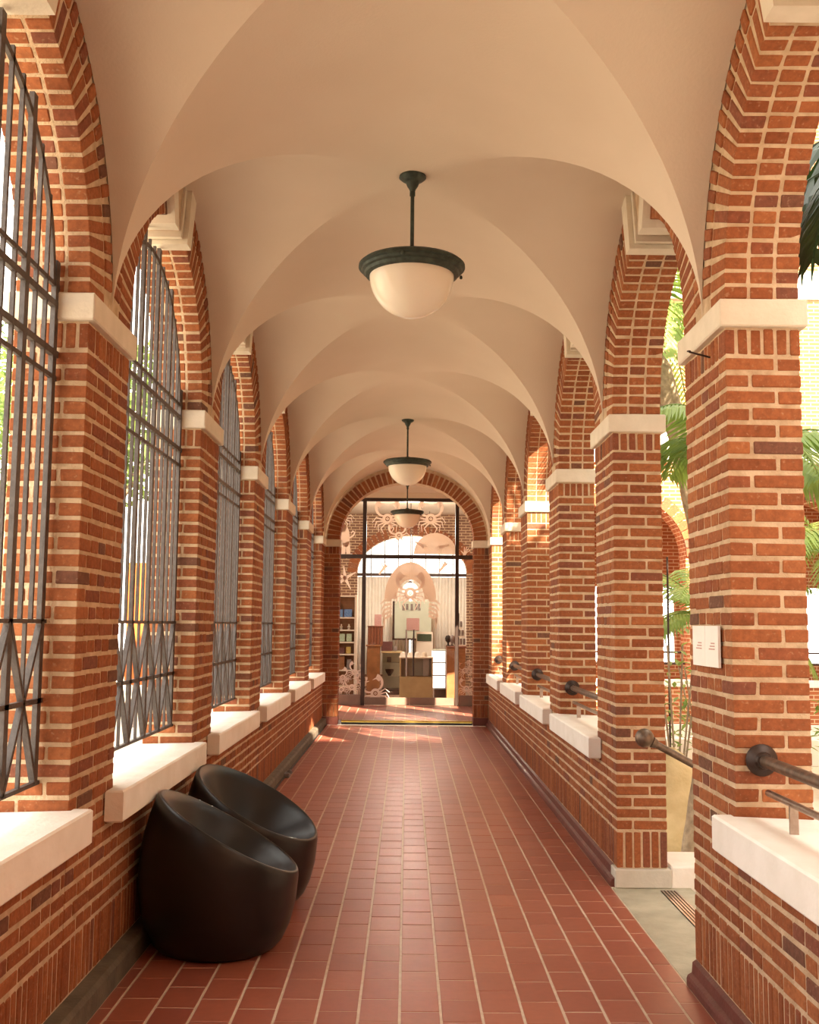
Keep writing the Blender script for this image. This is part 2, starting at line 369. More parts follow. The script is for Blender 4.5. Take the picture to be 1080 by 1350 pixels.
NV = 19
def make_arch(k, s, single, label):
    """k: bay"""
    cy = bay_c(k); zt = 4.34
    root = empty('brick_arch', (s * (XW + TH/2), cy, ZS), label, 'arch', 'brick arches between the piers')
    e = 0.0098; hb = PL/2 + RA
    # mortar core with the arched opening
    core = MB(); n = 26; xa, xb = s*(XW + e), s*(XW + TH - e)
    ys = [-hb] + [-(RA + .0045) * math.cos(PI * i / n) for i in range(n + 1)] + [hb]
    zz = [ZS] + [ZS + (RA + .0045) * math.sin(PI * i / n) for i in range(n + 1)] + [ZS]
    for i in range(len(ys) - 1):
        ya, yb, za, zb_ = cy + ys[i], cy + ys[i+1], zz[i], zz[i+1]
        if abs(yb - ya) < 1e-5: continue
        core.add([(xa,ya,za),(xb,ya,za),(xb,yb,zb_),(xa,yb,zb_),(xa,ya,zt),(xb,ya,zt),(xb,yb,zt),(xa,yb,zt)],
                 [(0,1,2,3),(4,7,6,5),(0,4,5,1),(2,6,7,3),(0,3,7,4),(1,5,6,2)])
    core.build('mortar_core', M['mortar'], root)
    bk = Bricks(root); a0 = math.asin(0.215 / RA)     # the keystone takes the crown
    span = PI/2 - a0; da = span / NV; p3 = TH / 3
    for half in (-1, 1):
        for i in range(NV):
            a = (i + .5) * da
            dy, dz = half * math.cos(a), math.sin(a)
            rot = Matrix.Rotation(half * a, 3, 'X')       # local y = radial * half
            t = RA * da - BR
            for j in range(3):
                rr = RA + .1 if j == 0 else RA + .05
                ln = .20 if j == 0 else .10
                bk.add((s*(XW + (j + .5)*p3), cy + dy*rr, ZS + dz*rr), (p3 - BR, ln, t), single, rot)
            rr = RA + .2 + BR + .05
            if half*0 + i >= 1:
                bk.add((s*(XW + .05), cy + dy*rr, ZS + dz*rr), (.1, .098, t * 1.05), single, rot)
    # spandrel bricks on the courtyard face, joined
    m = bk.mb
    for i in range(NV * 2 + 2):
        a = (i + .5) * PI / (NV*2 + 2); rr = RA + .205
        rot = Matrix.Rotation(PI/2 - (PI/2 - a), 4, 'X')
        Mx = Matrix.Translation((s*(XW + TH - .04), cy + math.cos(a)*rr, ZS + math.sin(a)*rr)) @ Matrix.Rotation(a, 4, 'X')
        m.box(-.030, .035, -.09, .09, -.027, .027, Mx, R.random())
    bk.done()
    # keystone: stepped white frame round a small brick panel
    ks = MB()
    def trap(h0, h1, z0, z1, x0, x1):
        for sg in (-1, 1):
            y_in0, y_in1 = h0[0], h0[1]
        ks.prism([(-h0, z0), (h0, z0), (h1, z1), (-h1, z1)], lambda p: (s*x0, cy + p[0], p[1]), lambda p: (s*x1, cy + p[0], p[1]))
    def stile(sg, a0_, a1_, b0_, b1_, z0, z1, x0, x1):
        ks.prism([(sg*a0_, z0), (sg*a1_, z0), (sg*b1_, z1), (sg*b0_, z1)], lambda p: (s*x0, cy + p[0], p[1]), lambda p: (s*x1, cy + p[0], p[1]))
    for sg in (-1, 1):
        stile(sg, .11, .215, .22, .36, 3.785, 4.22, XW - .035, XW + TH + .01)
        stile(sg, .075, .11, .175, .22, 3.815, 4.22, XW - .005, XW + TH - .03)
    ks.build('keystone_frame', M['impost'], root)
    kb = MB()
    for i in range(3):
        kb.bevbox(s*(XW + .03), s*(XW + TH - .06), cy - .072 + i*.048, cy - .072 + i*.048 + .042, 3.85, 4.1, .003, val=R.random())
    kb.build('keystone_brick', M['brick'], root)
    return root

def make_sill(k, s, label, name='window_sill'):
    y0 = pier_y(k) + PL; y1 = pier_y(k + 1)
    root = MB()
    # slightly weathered outward slope: inner lip proud of the wall, ends notched round the piers
    x_in, x_w, x_out = XW - .08, XW + .002, XW + TH + .05
    poly = [(x_in, y0 - .15), (x_in, y1 + .04), (x_w, y1 + .04), (x_w, y1 - .004), (x_out, y1 - .004), (x_out, y0 + .004), (x_w, y0 + .004), (x_w, y0 - .15)]
    b = .008
    n = len(poly); v = []; ctr = Vector((sum(p[0] for p in poly)/n, sum(p[1] for p in poly)/n))
    top = lambda p: ST - (.012 if p[0] > XW + .1 else 0)
    rings = []
    for (sh, zf) in ((b, lambda p: SB), (0, lambda p: SB + b), (0, lambda p: top(p) - b), (b, lambda p: top(p))):
        ring = []
        for i, p in enumerate(poly):
            a, c = poly[i-1], poly[(i+1) % n]
            d1 = Vector((p[0]-a[0], p[1]-a[1])).normalized(); d2 = Vector((c[0]-p[0], c[1]-p[1])).normalized()
            nn = Vector((d1.y + d2.y, -(d1.x + d2.x)))
            q = Vector(p) + nn * sh
            ring.append(len(v)); v.append((s*q.x, q.y, zf(p)))
        rings.append(ring)
    f = [tuple(rings[0]), tuple(rings[-1][::-1])]
    for r in range(3):
        for i in range(n): f.append((rings[r][i], rings[r][(i+1) % n], rings[r+1][(i+1) % n], rings[r+1][i]))
    root.add(v, f)
    o = root.build(name, M['white_stone'], None, org=(s*(XW + .1), (y0 + y1)/2, SB)); tag(o, label, 'sill', 'white sills along the arcade')
    return o

# ------------------------------------------------------------------ SETTING: floor
FX0, FX1 = -1.262, 1.288
fl = empty('floor', (0, 8, 0), kind='structure')
g = MB(); g.box(-XW - .02, XW - .031, -3.2, 17.16, -.12, -.002); g.build('grout_bed', M['grout'], fl)
TC, TL = 0.1705, 0.2575
tiles = []
i0 = int(math.floor((FX0 + .005) / TC)) - 1
for i in range(i0, 9):
    xa, xb = max(-.005 + i*TC, FX0), min(-.005 + (i+1)*TC, FX1)
    if xb - xa < .03: continue
    off = (0.5 if i % 2 else 0.0) * TL + R.uniform(-.02, .02)
    y = -3.1 + off
    while y < 17.1:
        tiles.append((xa, xb, y, min(y + TL, 17.14))); y += TL
tiles = [t for t in tiles if t[3] - t[2] > .03]
tiles.sort(key=lambda t: (0 if t[2] > 4.25 else 1, t[2]))
_tm = {}; tj = MB(); cnt = 0
for (xa, xb, ya, yb) in tiles:
    lx, ly = xb - xa - .011, yb - ya - .008
    if cnt < 300 and ya > 4.25:
        cnt += 1; key = (round(lx, 3), round(ly, 3))
        if key not in _tm:
            m = MB(); m.bevbox(-lx/2, lx/2, -ly/2, ly/2, -.012, 0, .002, val=0.0); me = mesh_from('floor_tile', m.v, m.f, m.val)
            bm = bmesh.new(); bm.from_mesh(me); bmesh.ops.recalc_face_normals(bm, faces=bm.faces); bm.to_mesh(me); bm.free()
            me.materials.append(M['tile']); _tm[key] = me
        o = bpy.data.objects.new('floor_tile', _tm[key]); link(o, fl, ((xa+xb)/2, (ya+yb)/2, R.uniform(-.0008, .0008)))
        o.rotation_euler = (R.uniform(-.002, .002), R.uniform(-.002, .002), 0)
    else:
        tj.box(xa + .0055, xb - .0055, ya + .003, yb - .003, -.012, 0, val=R.random())
tj.build('far_floor_tiles', M['tile'], fl, kind='stuff')

# ceiling: groin vault
cm = MB(); NG = 22
for k in range(-2, 6):
    c = bay_c(k); b_ = BAY / 2; a_ = XW + .004
    th = [PI/2 * i / NG for i in range(NG + 1)]
    for sx in (-1, 1):
        for sy in (-1, 1):
            # transverse (barrel) web: |x/a| <= |y/b| ; cross web: |y/b| <= |x/a|
            for web in (0, 1):
                idx = {}; v = []
                for i in range(NG + 1):
                    for j in range(i + 1):
                        # j <= i : inner ratio j, outer ratio i
                        si, sj = math.sin(th[i]), math.sin(th[j])
                        z = ZS + RISE * math.cos(th[j])
                        if web == 1: z = ZS + RISE * math.cos(th[j])
                        x, y = (sj*a_, si*b_) if web == 0 else (si*a_, sj*b_)
                        idx[(i, j)] = len(v); v.append((sx*x, c + sy*y, z))
                f = []
                for i in range(NG):
                    for j in range(i + 1):
                        f.append((idx[(i,j)], idx[(i+1,j)], idx[(i+1,j+1)]))
                        if j < i: f.append((idx[(i,j)], idx[(i+1,j+1)], idx[(i,j+1)]))
                cm.add(v, f)
ye = bay_c(5) + BAY/2
for (ya, yb) in ((ye, 17.165),):
    v = []; f = []
    for i in range(-NG, NG + 1):
        t = PI/2 * i / NG; x = (XW + .004)*math.sin(t); z = ZS + RISE*math.cos(t); v += [(x, ya, z), (x, yb, z)]
    for i in range(2*NG): f.append((2*i, 2*i+1, 2*i+3, 2*i+2))
    cm.add(v, f)
bmv = bmesh.new(); mev = mesh_from('ceiling', cm.v, cm.f); bmv.from_mesh(mev)
bmesh.ops.remove_doubles(bmv, verts=bmv.verts, dist=1e-5)
bmesh.ops.recalc_face_normals(bmv, faces=bmv.faces)
if sum(1 for f_ in bmv.faces if f_.normal.z > 0) > len(bmv.faces)/2: bmesh.ops.reverse_faces(bmv, faces=bmv.faces)
bmv.to_mesh(mev); bmv.free()
mev.polygons.foreach_set('use_smooth', [True]*len(mev.polygons)); mev.set_sharp_from_angle(angle=math.radians(26))
mev.materials.append(M['plaster']); ceil_o = bpy.data.objects.new('ceiling', mev); link(ceil_o); ceil_o['kind'] = 'structure'
r_ = MB(); r_.box(-XW - TH - .25, XW + TH + .25, -3.3, 21.0, 4.34, 4.52); roof = r_.build('trim_1', M['roof'], None, kind='structure')

# low walls (setting) with bricks; the open doorway is bay 1 on the right
ORD = {0: 'near', 1: 'nearest', 2: 'second', 3: 'third', 4: 'fourth', 5: 'fifth', 6: 'farthest'}
SIDE = {-1: 'left', 1: 'right'}
for s in (-1, 1):
    wl = empty('wall_left' if s < 0 else 'wall_right', (s*(XW + TH/2), 8, 0), kind='structure')
    bk = Bricks(wl); core = MB()
    for k in (0, 1, 2, 3, 4, 5, -1, -2):
        if s == 1 and k == 1: continue
        y0, y1 = pier_y(k) + PL, pier_y(k + 1)
        core.box(s*(XW + .0098), s*(XW + TH - .0098), y0, y1, 0, SB + .01)
        single = k in (0, 1, 2)
        z1 = ZB; r = 0; rows = []
        z = ZB
        while z < SB - .02: rows.append((z, min(z + CP, SB))); z += CP
        for ri, (za, zb_) in enumerate(rows):
            y = y0 - (SP * (.5 if ri % 2 else 0)); 
            cyc = [SP, SP, HP, SP, SP, SP, HP] if ri % 2 else [SP, HP, SP, SP, SP, HP, SP]; q = 0
            while y < y1 - .02:
                L = cyc[q % len(cyc)]; q += 1
                a, b = max(y, y0), min(y + L, y1)
                if y1 - b < .05: b = y1; 
                if b - a > .03:
                    blk(bk, s, 0, HP, a, b, za, zb_, single and zb_ - za > .03 and a > 2.9)
                    blk(bk, s, TH - HP, TH, a, b, za, zb_, False)
                y = max(y + L, b)
        n = int(round((y1 - y0)/.054)); p = (y1 - y0)/n
        for i in range(n):
            blk(bk, s, 0, HP, y0 + i*p, y0 + (i+1)*p, .11, ZB, single and y0 + i*p > 3.3)
            blk(bk, s, TH - HP, TH, y0 + i*p, y0 + (i+1)*p, .11, ZB, False)
    core.build('mortar_core', M['mortar'], wl); bk.done('far_brickwork')
# baseboards
b = MB(); b.prism([(XW + .01, 0), (XW - .062, 0), (XW - .062, .085), (XW - .048, .105), (XW + .01, .112)], lambda p: (-p[0], -3.2, p[1]), lambda p: (-p[0], 17.16, p[1]))
b.build('baseboard_left', M['base_l'], None, kind='structure')
def base_r(ya, yb, name):
    b = MB(); prof = [(XW + .01, 0), (XW - .036, 0), (XW - .036, .03), (XW - .030, .045), (XW - .012, .055), (XW - .008, .10), (XW + .01, .112)]
    b.prism(prof, lambda p: (p[0], ya, p[1]), lambda p: (p[0], yb, p[1])); b.build(name, M['base_r'], None, kind='structure')
base_r(pier_y(2) + .0, 17.16, 'baseboard_right'); base_r(-3.2, pier_y(1) + PL, 'baseboard_right')

# piers and arches
for k in range(-2, 7):
    for s in (-1, 1):
        single = k in (1, 2, 3)
        if k >= 1:
            ex = {(1, 1): ' with the two small white notices', (1, -1): ' behind the black stools', (2, 1): ' standing on a white plinth by the doorway'}.get((k, s), '')
            lb = '%s brick pier of the %s side%s' % (ORD[k], SIDE[s], ex)
            if k == 6: lb = 'farthest brick pier of the %s side, next to the glass shopfront arch' % SIDE[s]
        else: lb = 'brick pier of the %s side behind the camera, %s' % (SIDE[s], {0: 'closest to it', -1: 'next one back', -2: 'at the back wall'}[k])
        make_pier(k, s, single, lb)
        if k <= 5:
            if k >= 0: la = 'brick arch with white keystone on the %s side, %s from the camera' % (SIDE[s], {0:'nearest',1:'second',2:'third',3:'fourth',4:'fifth',5:'sixth and last'}[k])
            else: la = 'brick arch of the %s side behind the camera, %s' % (SIDE[s], 'nearer one' if k == -1 else 'farther one')
            make_arch(k, s, k in (0, 1, 2), la)
            if not (s == 1 and k == 1):
                if k >= 0:
                    ls = {(0,-1): 'nearest white stone sill on the left, cut by the frame', (1,-1): 'white stone sill above the two black stools', (0,1): 'nearest white stone sill on the right under the bronze handrail'}.get((k, s), 'white stone sill on the %s side, between the %s and %s piers' % (SIDE[s], ORD[k] if k else 'near', ORD[k+1]))
                else: ls = 'white stone sill of the %s side behind the camera, %s' % (SIDE[s], 'nearer one' if k == -1 else 'farther one')
                make_sill(k, s, ls)
# upper spandrels where piers meet (close the wall up to the roof)
# back wall behind the camera
bw = MB(); bw.box(-XW - TH, XW + TH, -3.5, -3.2, 0, 4.5); bw.build('wall_back', M['far_brick'], None, kind='structure')

# ------------------------------------------------------------------ end wall with its arch
YE = 17.165; YD = .31; EX = 1.085
we = empty('wall_far', (0, YE, 0), kind='structure')
core = MB(); n = 30; re_x, re_z = EX + .008, .93 + .008
ys = [-XW - TH] + [-re_x*math.cos(PI*i/n) for i in range(n+1)] + [XW + TH]
zz = [ZS] + [ZS + re_z*math.sin(PI*i/n) for i in range(n+1)] + [ZS]
for i in range(len(ys) - 1):
    xa, xb, za, zb_ = ys[i], ys[i+1], zz[i], zz[i+1]
    if abs(xb - xa) < 1e-5: continue
    y0, y1 = YE + .008, YE + YD - .008
    core.add([(xa,y0,za),(xb,y0,zb_),(xb,y1,zb_),(xa,y1,za),(xa,y0,4.4),(xb,y0,4.4),(xb,y1,4.4),(xa,y1,4.4)], [(0,1,2,3),(4,7,6,5),(0,4,5,1),(2,6,7,3),(0,3,7,4),(1,5,6,2)])
for s in (-1, 1): core.box(s*(EX + .008), s*(XW + TH), YE + .008, YE + YD - .008, 0, ZS)
core.build('mortar_core', M['mortar'], we)
m = MB()
NVE = 44
for i in range(NVE):
    a = (i + .5)*PI/NVE; rx, rz = EX + .105, .93 + .115
    px_, pz = rx*math.cos(a), rz*math.sin(a)
    nx, nz = math.cos(a)/rx, math.sin(a)/rz; ang = math.atan2(nz, nx)
    Mx = Matrix.Translation((px_, YE + YD/2, ZS + pz)) @ Matrix.Rotation(-ang, 4, 'Y')
    m.box(-.1, .1, -YD/2, YD/2, -.030, .030, Mx, R.random())
for s in (-1, 1):
    for r in range(NROW):
        z1 = ZROW - r*CP - .006; z0 = z1 - CP + .014
        if r % 2: segs = [(EX, EX + HP), (EX + HP, XW + .01)]
        else: segs = [(EX, EX + .17), (EX + .17, XW + .01)]
        for (a, b2) in segs: m.box(s*(a + .004), s*(b2 - .004), YE, YE + .1, z0, z1, val=R.random())
        for (a, b2) in (((0, .2), (.2, YD)) if r % 2 else ((0, .11), (.11, YD))): m.box(s*EX, s*(EX + .09), YE + a + (.102 if a == 0 else .004), YE + b2 - .004, z0, z1, val=R.random())
        m.box(s*(EX + .004), s*(XW + .2), YE + YD - .09, YE + YD, z0, z1, val=R.random())
    for (z0, z1) in ((ZROW, ZI), (.13, ZB)):
        for i in range(4):
            p = .235/4; m.box(s*(EX + i*p + .004), s*(EX + (i+1)*p - .004), YE, YE + .1, z0 + .006, z1 - .006, val=R.random())
        for i in range(4): p = .2/4; m.box(s*EX, s*(EX + .09), YE + .104 + i*p, YE + .1 + (i+1)*p, z0 + .006, z1 - .006, val=R.random())
m.build('brickwork', M['brick'], we, kind='stuff')
for s in (-1, 1):
    m = MB(); m.bevbox(s*(EX - .02), s*(XW + .02), YE - .02, YE + YD + .02, ZI, ZS, .006); m.build('impost', M['impost'], we)
    m = MB(); m.bevbox(s*(EX - .006), s*(XW + .01), YE - .008, YE + YD, 0, .13, .004); m.build('base_block', M['base_r'], we)
# threshold with brass edge
th_ = MB(); th_.bevbox(-EX + .06, EX - .01, YE + .10, YE + .21, 0, .040, .003); o = th_.build('trim_2', M['dark'], None, kind='structure')
th_ = MB(); th_.bevbox(-EX + .06, EX - .01, YE + .09, YE + .215, .040, .066, .004); o = th_.build('trim_3', M['brass'], None, kind='structure')
th_ = MB(); th_.bevbox(-EX + .01, -EX + .055, YE + .06, YE + .21, 0, .07, .006); th_.build('trim_6', M['grey'], None, kind='structure')

# ------------------------------------------------------------------ vestibule
YG = 20.6
vf = empty('floor', (0, 19, 0), kind='structure')
m = MB(); m.box(-2.0, 2.0, YE + .2, YG + .1, -.12, .056); m.build('grout_bed', M['grout'], vf)
m = MB()
for i in range(-12, 12):
    y = YE + .22 + (.5 if i % 2 else 0)*TL
    if i % 2: m.box(-.005 + i*TC + .0055, -.005 + (i+1)*TC - .0055, YE + .22, y - .006, .045, .06, val=R.random())
    while y < YG - .1: m.box(-.005 + i*TC + .0055, -.005 + (i+1)*TC - .0055, y, min(y + TL - .006, YG - .05), .045, .06, val=R.random()); y += TL
m.build('vestibule_floor_tiles', M['tile'], vf, kind='stuff')
m = MB(); m.box(-2.0, 2.0, 17.47, YG + .1, 4.155, 4.34); m.build('ceiling', M['plaster'], None, kind='structure')
m = MB(); m.box(-2.3, -2.0, 17.47, 17.9, 0, 4.34); m.box(-2.3, -2.0, 19.7, YG, 0, 4.34); m.box(-2.3, -2.0, 17.9, 19.7, 0, .9); m.box(-2.3, -2.0, 17.9, 19.7, 3.5, 4.34)
m.build('wall_left', M['far_brick'], None, kind='structure')
m = MB(); m.box(2.0, 2.3, 17.47, 17.9, 0, 4.34); m.box(2.0, 2.3, 19.0, YG, 0, 4.34); m.box(2.0, 2.3, 17.9, 19.0, 0, 1.3); m.box(2.0, 2.3, 17.9, 19.0, 3.2, 4.34)
m.build('wall_right', M['far_brick'], None, kind='structure')
m = MB(); m.box(-2.3, 2.3, YG - .05, YG + .12, 4.05, 4.34); m.build('trim_4', M['plaster'], None, kind='structure')

# ------------------------------------------------------------------ glazed shopfront
XL_, XR_ = -.825, .975           # mullion centres
wf = empty('window_1', (0, YG, 0), kind='structure')
m = MB()
def fr(x0, x1, z0, z1, d=.07): m.bevbox(x0, x1, YG - d/2, YG + d/2, z0, z1, .004)
fr(-1.9, 1.9, 3.985, 4.05, .09)
fr(XL_ - .037, XL_ + .037, .058, 3.985, .09); fr(XR_ - .035, XR_ + .035, .058, 3.985, .09)
fr(-1.9, 1.9, 2.87, 2.945, .08)
m.build('window_frame', M['dark_frame'], wf)
m = MB(); m.bevbox(-1.9, XL_ - .04, YG - .03, YG + .03, .058, .26, .004); m.bevbox(XR_ + .04, 1.9, YG - .03, YG + .03, .058, .26, .004); m.build('kick_panel', M['rail_brown'], wf)
def pane(x0, x1, z0, z1, parent): 
    q = MB(); q.box(x0, x1, YG - .005, YG + .005, z0, z1); return q.build('pane', M['glass'], parent)
pane(-1.9, XL_ - .037, .26, 2.87, wf); pane(-1.9, XL_ - .037, 2.945, 3.985, wf); pane(XR_ + .035, 1.9, .26, 2.87, wf); pane(XR_ + .035, 1.9, 2.945, 3.985, wf)
pane(XL_ + .037, .073, 2.945, 3.985, wf); pane(.077, XR_ - .035, 2.945, 3.985, wf)
dr = empty('door_1', (.075, YG, 0), kind='structure')
for (x0, x1, hx) in ((XL_ + .042, .072, .005), (.078, XR_ - .04, .145)):
    lf = pane(x0, x1, .21, 2.86, dr); lf.name = 'glass_leaf'
    q = MB(); q.bevbox(x0, x1, YG - .02, YG + .02, .066, .21, .003); q.build('kick_rail', M['rail_brown'], dr)
    q = MB(); q.tube([(hx, YG - .07, .62), (hx, YG - .07, 1.50)], .016, 8); q.tube([(hx, YG - .07, .75), (hx, YG, .75)], .008, 6); q.tube([(hx, YG - .07, 1.37), (hx, YG, 1.37)], .008, 6)
    q.build('door_handle', M['dark_frame'], dr, smooth=True)
# paper-cut film figures stuck to the glass
def strip(mb, pts, w0, w1, y):
    pts = [Vector((p[0], 0, p[1])) for p in pts]; L = []; Rr = []
    for i, p in enumerate(pts):
        d = (pts[min(i+1, len(pts)-1)] - pts[max(i-1, 0)]).normalized(); nrm = Vector((-d.z, 0, d.x)); ww = w0 + (w1 - w0)*i/(len(pts)-1)
        L.append(p + nrm*ww); Rr.append(p - nrm*ww)
    n = len(pts)
    for i in range(n-1):
        v = [L[i], L[i+1], Rr[i+1], Rr[i]]
        mb.add([(q.x, y - .0015, q.z) for q in v] + [(q.x, y + .0015, q.z) for q in v], [(0,1,2,3),(7,6,5,4),(0,4,5,1),(1,5,6,2),(2,6,7,3),(3,7,4,0)])
def ring(mb, cx, cz, r0, r1, y, n=18, sx=1.0):
    for i in range(n):
        a, b_ = 2*PI*i/n, 2*PI*(i+1)/n
        v = [(cx + r0*math.cos(a)*sx, cz + r0*math.sin(a)), (cx + r1*math.cos(a)*sx, cz + r1*math.sin(a)), (cx + r1*math.cos(b_)*sx, cz + r1*math.sin(b_)), (cx + r0*math.cos(b_)*sx, cz + r0*math.sin(b_))]
        mb.add([(p[0], y - .0015, p[1]) for p in v] + [(p[0], y + .0015, p[1]) for p in v], [(0,1,2,3),(7,6,5,4),(0,4,5,1),(1,5,6,2),(2,6,7,3),(3,7,4,0)])
YV = YG - .012
def crab(px, py, size, rot=0.0, parent=wf):
    c = at(px, py, YV); mb = MB(); S = size
    def P(x, z): 
        cr, sr = math.cos(rot), math.sin(rot); return (c.x + S*(x*cr - z*sr), c.z + S*(x*sr + z*cr))
    ring(mb, c.x, c.z, .16*S, .34*S, YV)
    ring(mb, c.x, c.z, .04*S, .09*S, YV, 10)
    for sg in (-1, 1):
        # claw: a broad arc sweeping up and inwards
        pts = [P(sg*(.25 + .48*math.sin(t)), .18 + .52*(1 - math.cos(t))) for t in [i*PI*.82/8 for i in range(9)]]
        strip(mb, pts, .05*S, .13*S, YV)
        strip(mb, [P(sg*.60, .75), P(sg*.40, .98), P(sg*.12, .95)], .10*S, .015*S, YV)
        for q in range(4):
            a = -.15 - q*.36
            p0 = (.30*math.cos(a), .30*math.sin(a)); k1 = (.75*math.cos(a + .25), .75*math.sin(a + .25)); e1 = (1.02*math.cos(a - .12), 1.02*math.sin(a - .12))
            strip(mb, [P(sg*p0[0], p0[1]), P(sg*k1[0], k1[1]), P(sg*e1[0], e1[1])], .055*S, .018*S, YV)
    o = mb.build('crab_decal', M['vinyl'], parent, norm=False); return o
def hand(px, py, size, rot, parent=wf):
    c = at(px, py, YV); mb = MB(); S = size; cr, sr = math.cos(rot), math.sin(rot)
    P = lambda x, z: (c.x + S*(x*cr - z*sr), c.z + S*(x*sr + z*cr))
    strip(mb, [P(-1.3, 0), P(-.35, 0), P(.15, 0), P(.4, 0)], .16*S, .30*S, YV)
    for q, (a, L) in enumerate(((-.55, .62), (-.22, .78), (.05, .82), (.32, .72))):
        strip(mb, [P(.3, -.22 + q*.15), P(.3 + L*math.cos(a), -.22 + q*.15 + L*math.sin(a))], .07*S, .045*S, YV)
    strip(mb, [P(-.1, .2), P(.15, .62), P(.2, .8)], .09*S, .05*S, YV)
    return mb.build('hand_decal', M['vinyl'], parent, norm=False)
crab(511, 684, .30); crab(568, 684, .30); crab(526, 706, .22, .2); crab(541, 782, .34, 0)
crab(451, 681, .24, .1)
hand(556, 719, .11, -.5); hand(583, 721, .11, PI + .3); hand(507, 748, .13, .9); hand(586, 745, .13, .9); hand(613, 730, .12, 1.2)
for (px, py, sz, ro) in ((452, 893, .15, .3), (468, 886, .16, -.2), (464, 906, .17, .1), (450, 909, .14, .6), (475, 899, .12, -.5), (613, 884, .15, .2), (620, 881, .12, -.4), (615, 908, .17, 0)): crab(px, py, sz, ro)
crab(495, 914, .27, .35, dr)
mb = MB(); 
def ell(mb, px, py, rx, rz, rot=0, n=16):
    c = at(px, py, YV); v = []
    for i in range(n):
        a = 2*PI*i/n; x, z = rx*math.cos(a), rz*math.sin(a); v.append((c.x + x*math.cos(rot) - z*math.sin(rot), YV, c.z + x*math.sin(rot) + z*math.cos(rot)))
    mb.add([(p[0], YV - .0015, p[2]) for p in v] + [(p[0], YV + .0015, p[2]) for p in v], [tuple(range(n)), tuple(range(2*n-1, n-1, -1))] + [(i, i+n, (i+1) % n + n, (i+1) % n) for i in range(n)])
ell(mb, 455, 706, .09, .23, .12); ell(mb, 452, 695, .07, .10); 
c = at(455, 706, YV)
strip(mb, [(c.x - .02, c.z - .15), (c.x - .03, c.z - .36), (c.x - .10, c.z - .40)], .045, .03, YV); strip(mb, [(c.x + .05, c.z - .12), (c.x + .07, c.z - .36), (c.x + .14, c.z - .38)], .045, .03, YV)
strip(mb, [(c.x + .08, c.z - .05), (c.x + .16, c.z + .0), (c.x + .19, c.z + .06), (c.x + .15, c.z + .09), (c.x + .12, c.z + .05)], .016, .012, YV)
mb.build('animal_decal', M['vinyl'], wf, norm=False)
mb = MB(); c = at(455, 762, YV)
for a in (.5, 1.7, 2.7, 3.9, 5.2): strip(mb, [(c.x, c.z), (c.x + .24*math.cos(a), c.z + .24*math.sin(a))], .035, .008, YV)
mb.build('star_decal', M['vinyl'], wf, norm=False)
# the broad film body of the large figure across both door leaves
YI = YG + .010
mb = MB(); c = at(541, 790, YI)
for q in range(18):
    a, b_ = PI*q/18, PI*(q+1)/18
    v = [(c.x + .27*math.cos(a), c.z + .38*math.sin(a)), (c.x + .50*math.cos(a), c.z + .72*math.sin(a)), (c.x + .50*math.cos(b_), c.z + .72*math.sin(b_)), (c.x + .27*math.cos(b_), c.z + .38*math.sin(b_))]
    mb.add([(p[0], YI - .0015, p[1]) for p in v] + [(p[0], YI + .0015, p[1]) for p in v], [(0,1,2,3),(7,6,5,4),(0,4,5,1),(1,5,6,2),(2,6,7,3),(3,7,4,0)])
for sg in (-1, 1):
    for q in range(5): strip(mb, [(c.x + sg*.36, c.z - .02 - .07*q), (c.x + sg*.50, c.z - .03 - .09*q), (c.x + sg*(.58 - .02*q), c.z - .10 - .12*q)], .03, .012, YI)
mb.build('figure_decal', M['vinyl'], dr, norm=False)
mb = MB(); c0 = at(574, 731, YI); v = [(c0.x + .42*math.cos(a), c0.z + .42*math.sin(a)) for a in [PI*q/18 for q in range(19)]]; n = len(v)
mb.add([(p[0], YI - .0015, p[1]) for p in v] + [(p[0], YI + .0015, p[1]) for p in v], [tuple(range(n)), tuple(range(2*n-1, n-1, -1))] + [(i, i+n, (i+1) % n + n, (i+1) % n) for i in range(n)])
mb.build('figure_decal', M['vinyl'], wf, norm=False)

# ------------------------------------------------------------------ shop behind the glass
YB = 27.0
m = MB(); m.box(-3.2, 3.2, YG + .1, YB + .3, -.12, 0); m.build('floor', M['shop_floor'], None, kind='structure')
m = MB(); m.box(-3.2, 3.2, YG + .1, YB + .3, 4.4, 4.55); m.build('ceiling', M['plaster'], None, kind='structure')
m = MB(); m.box(-3.4, -3.2, YG + .1, YB + .3, 0, 4.5); m.build('wall_left', M['shop_brick'], None, kind='structure')
m = MB(); m.box(3.2, 3.4, YG + .1, YB + .3, 0, 4.5); m.build('wall_right', M['shop_brick'], None, kind='structure')
m = MB(); CX = .13; AW = 1.39; n = 24
xs = [-3.3] + [CX - AW*math.cos(PI*i/n) for i in range(n+1)] + [3.3]; zs = [2.91] + [2.91 + .95*math.sin(PI*i/n) for i in range(n+1)] + [2.91]
for i in range(len(xs)-1):
    xa, xb, za, zb_ = xs[i], xs[i+1], zs[i], zs[i+1]
    if abs(xb - xa) < 1e-5: continue
    m.add([(xa,YB,za),(xb,YB,zb_),(xb,YB+.3,zb_),(xa,YB+.3,za),(xa,YB,4.5),(xb,YB,4.5),(xb,YB+.3,4.5),(xa,YB+.3,4.5)], [(0,1,2,3),(4,7,6,5),(0,4,5,1),(2,6,7,3),(0,3,7,4),(1,5,6,2)])
m.box(-3.3, CX - AW, YB, YB + .3, 0, 2.91); m.box(CX + AW, 3.3, YB, YB + .3, 0, 2.91); m.box(CX - AW, CX + AW, YB, YB + .3, 0, .9)
m.build('wall_far', M['shop_brick'], None, kind='structure')
m = MB()
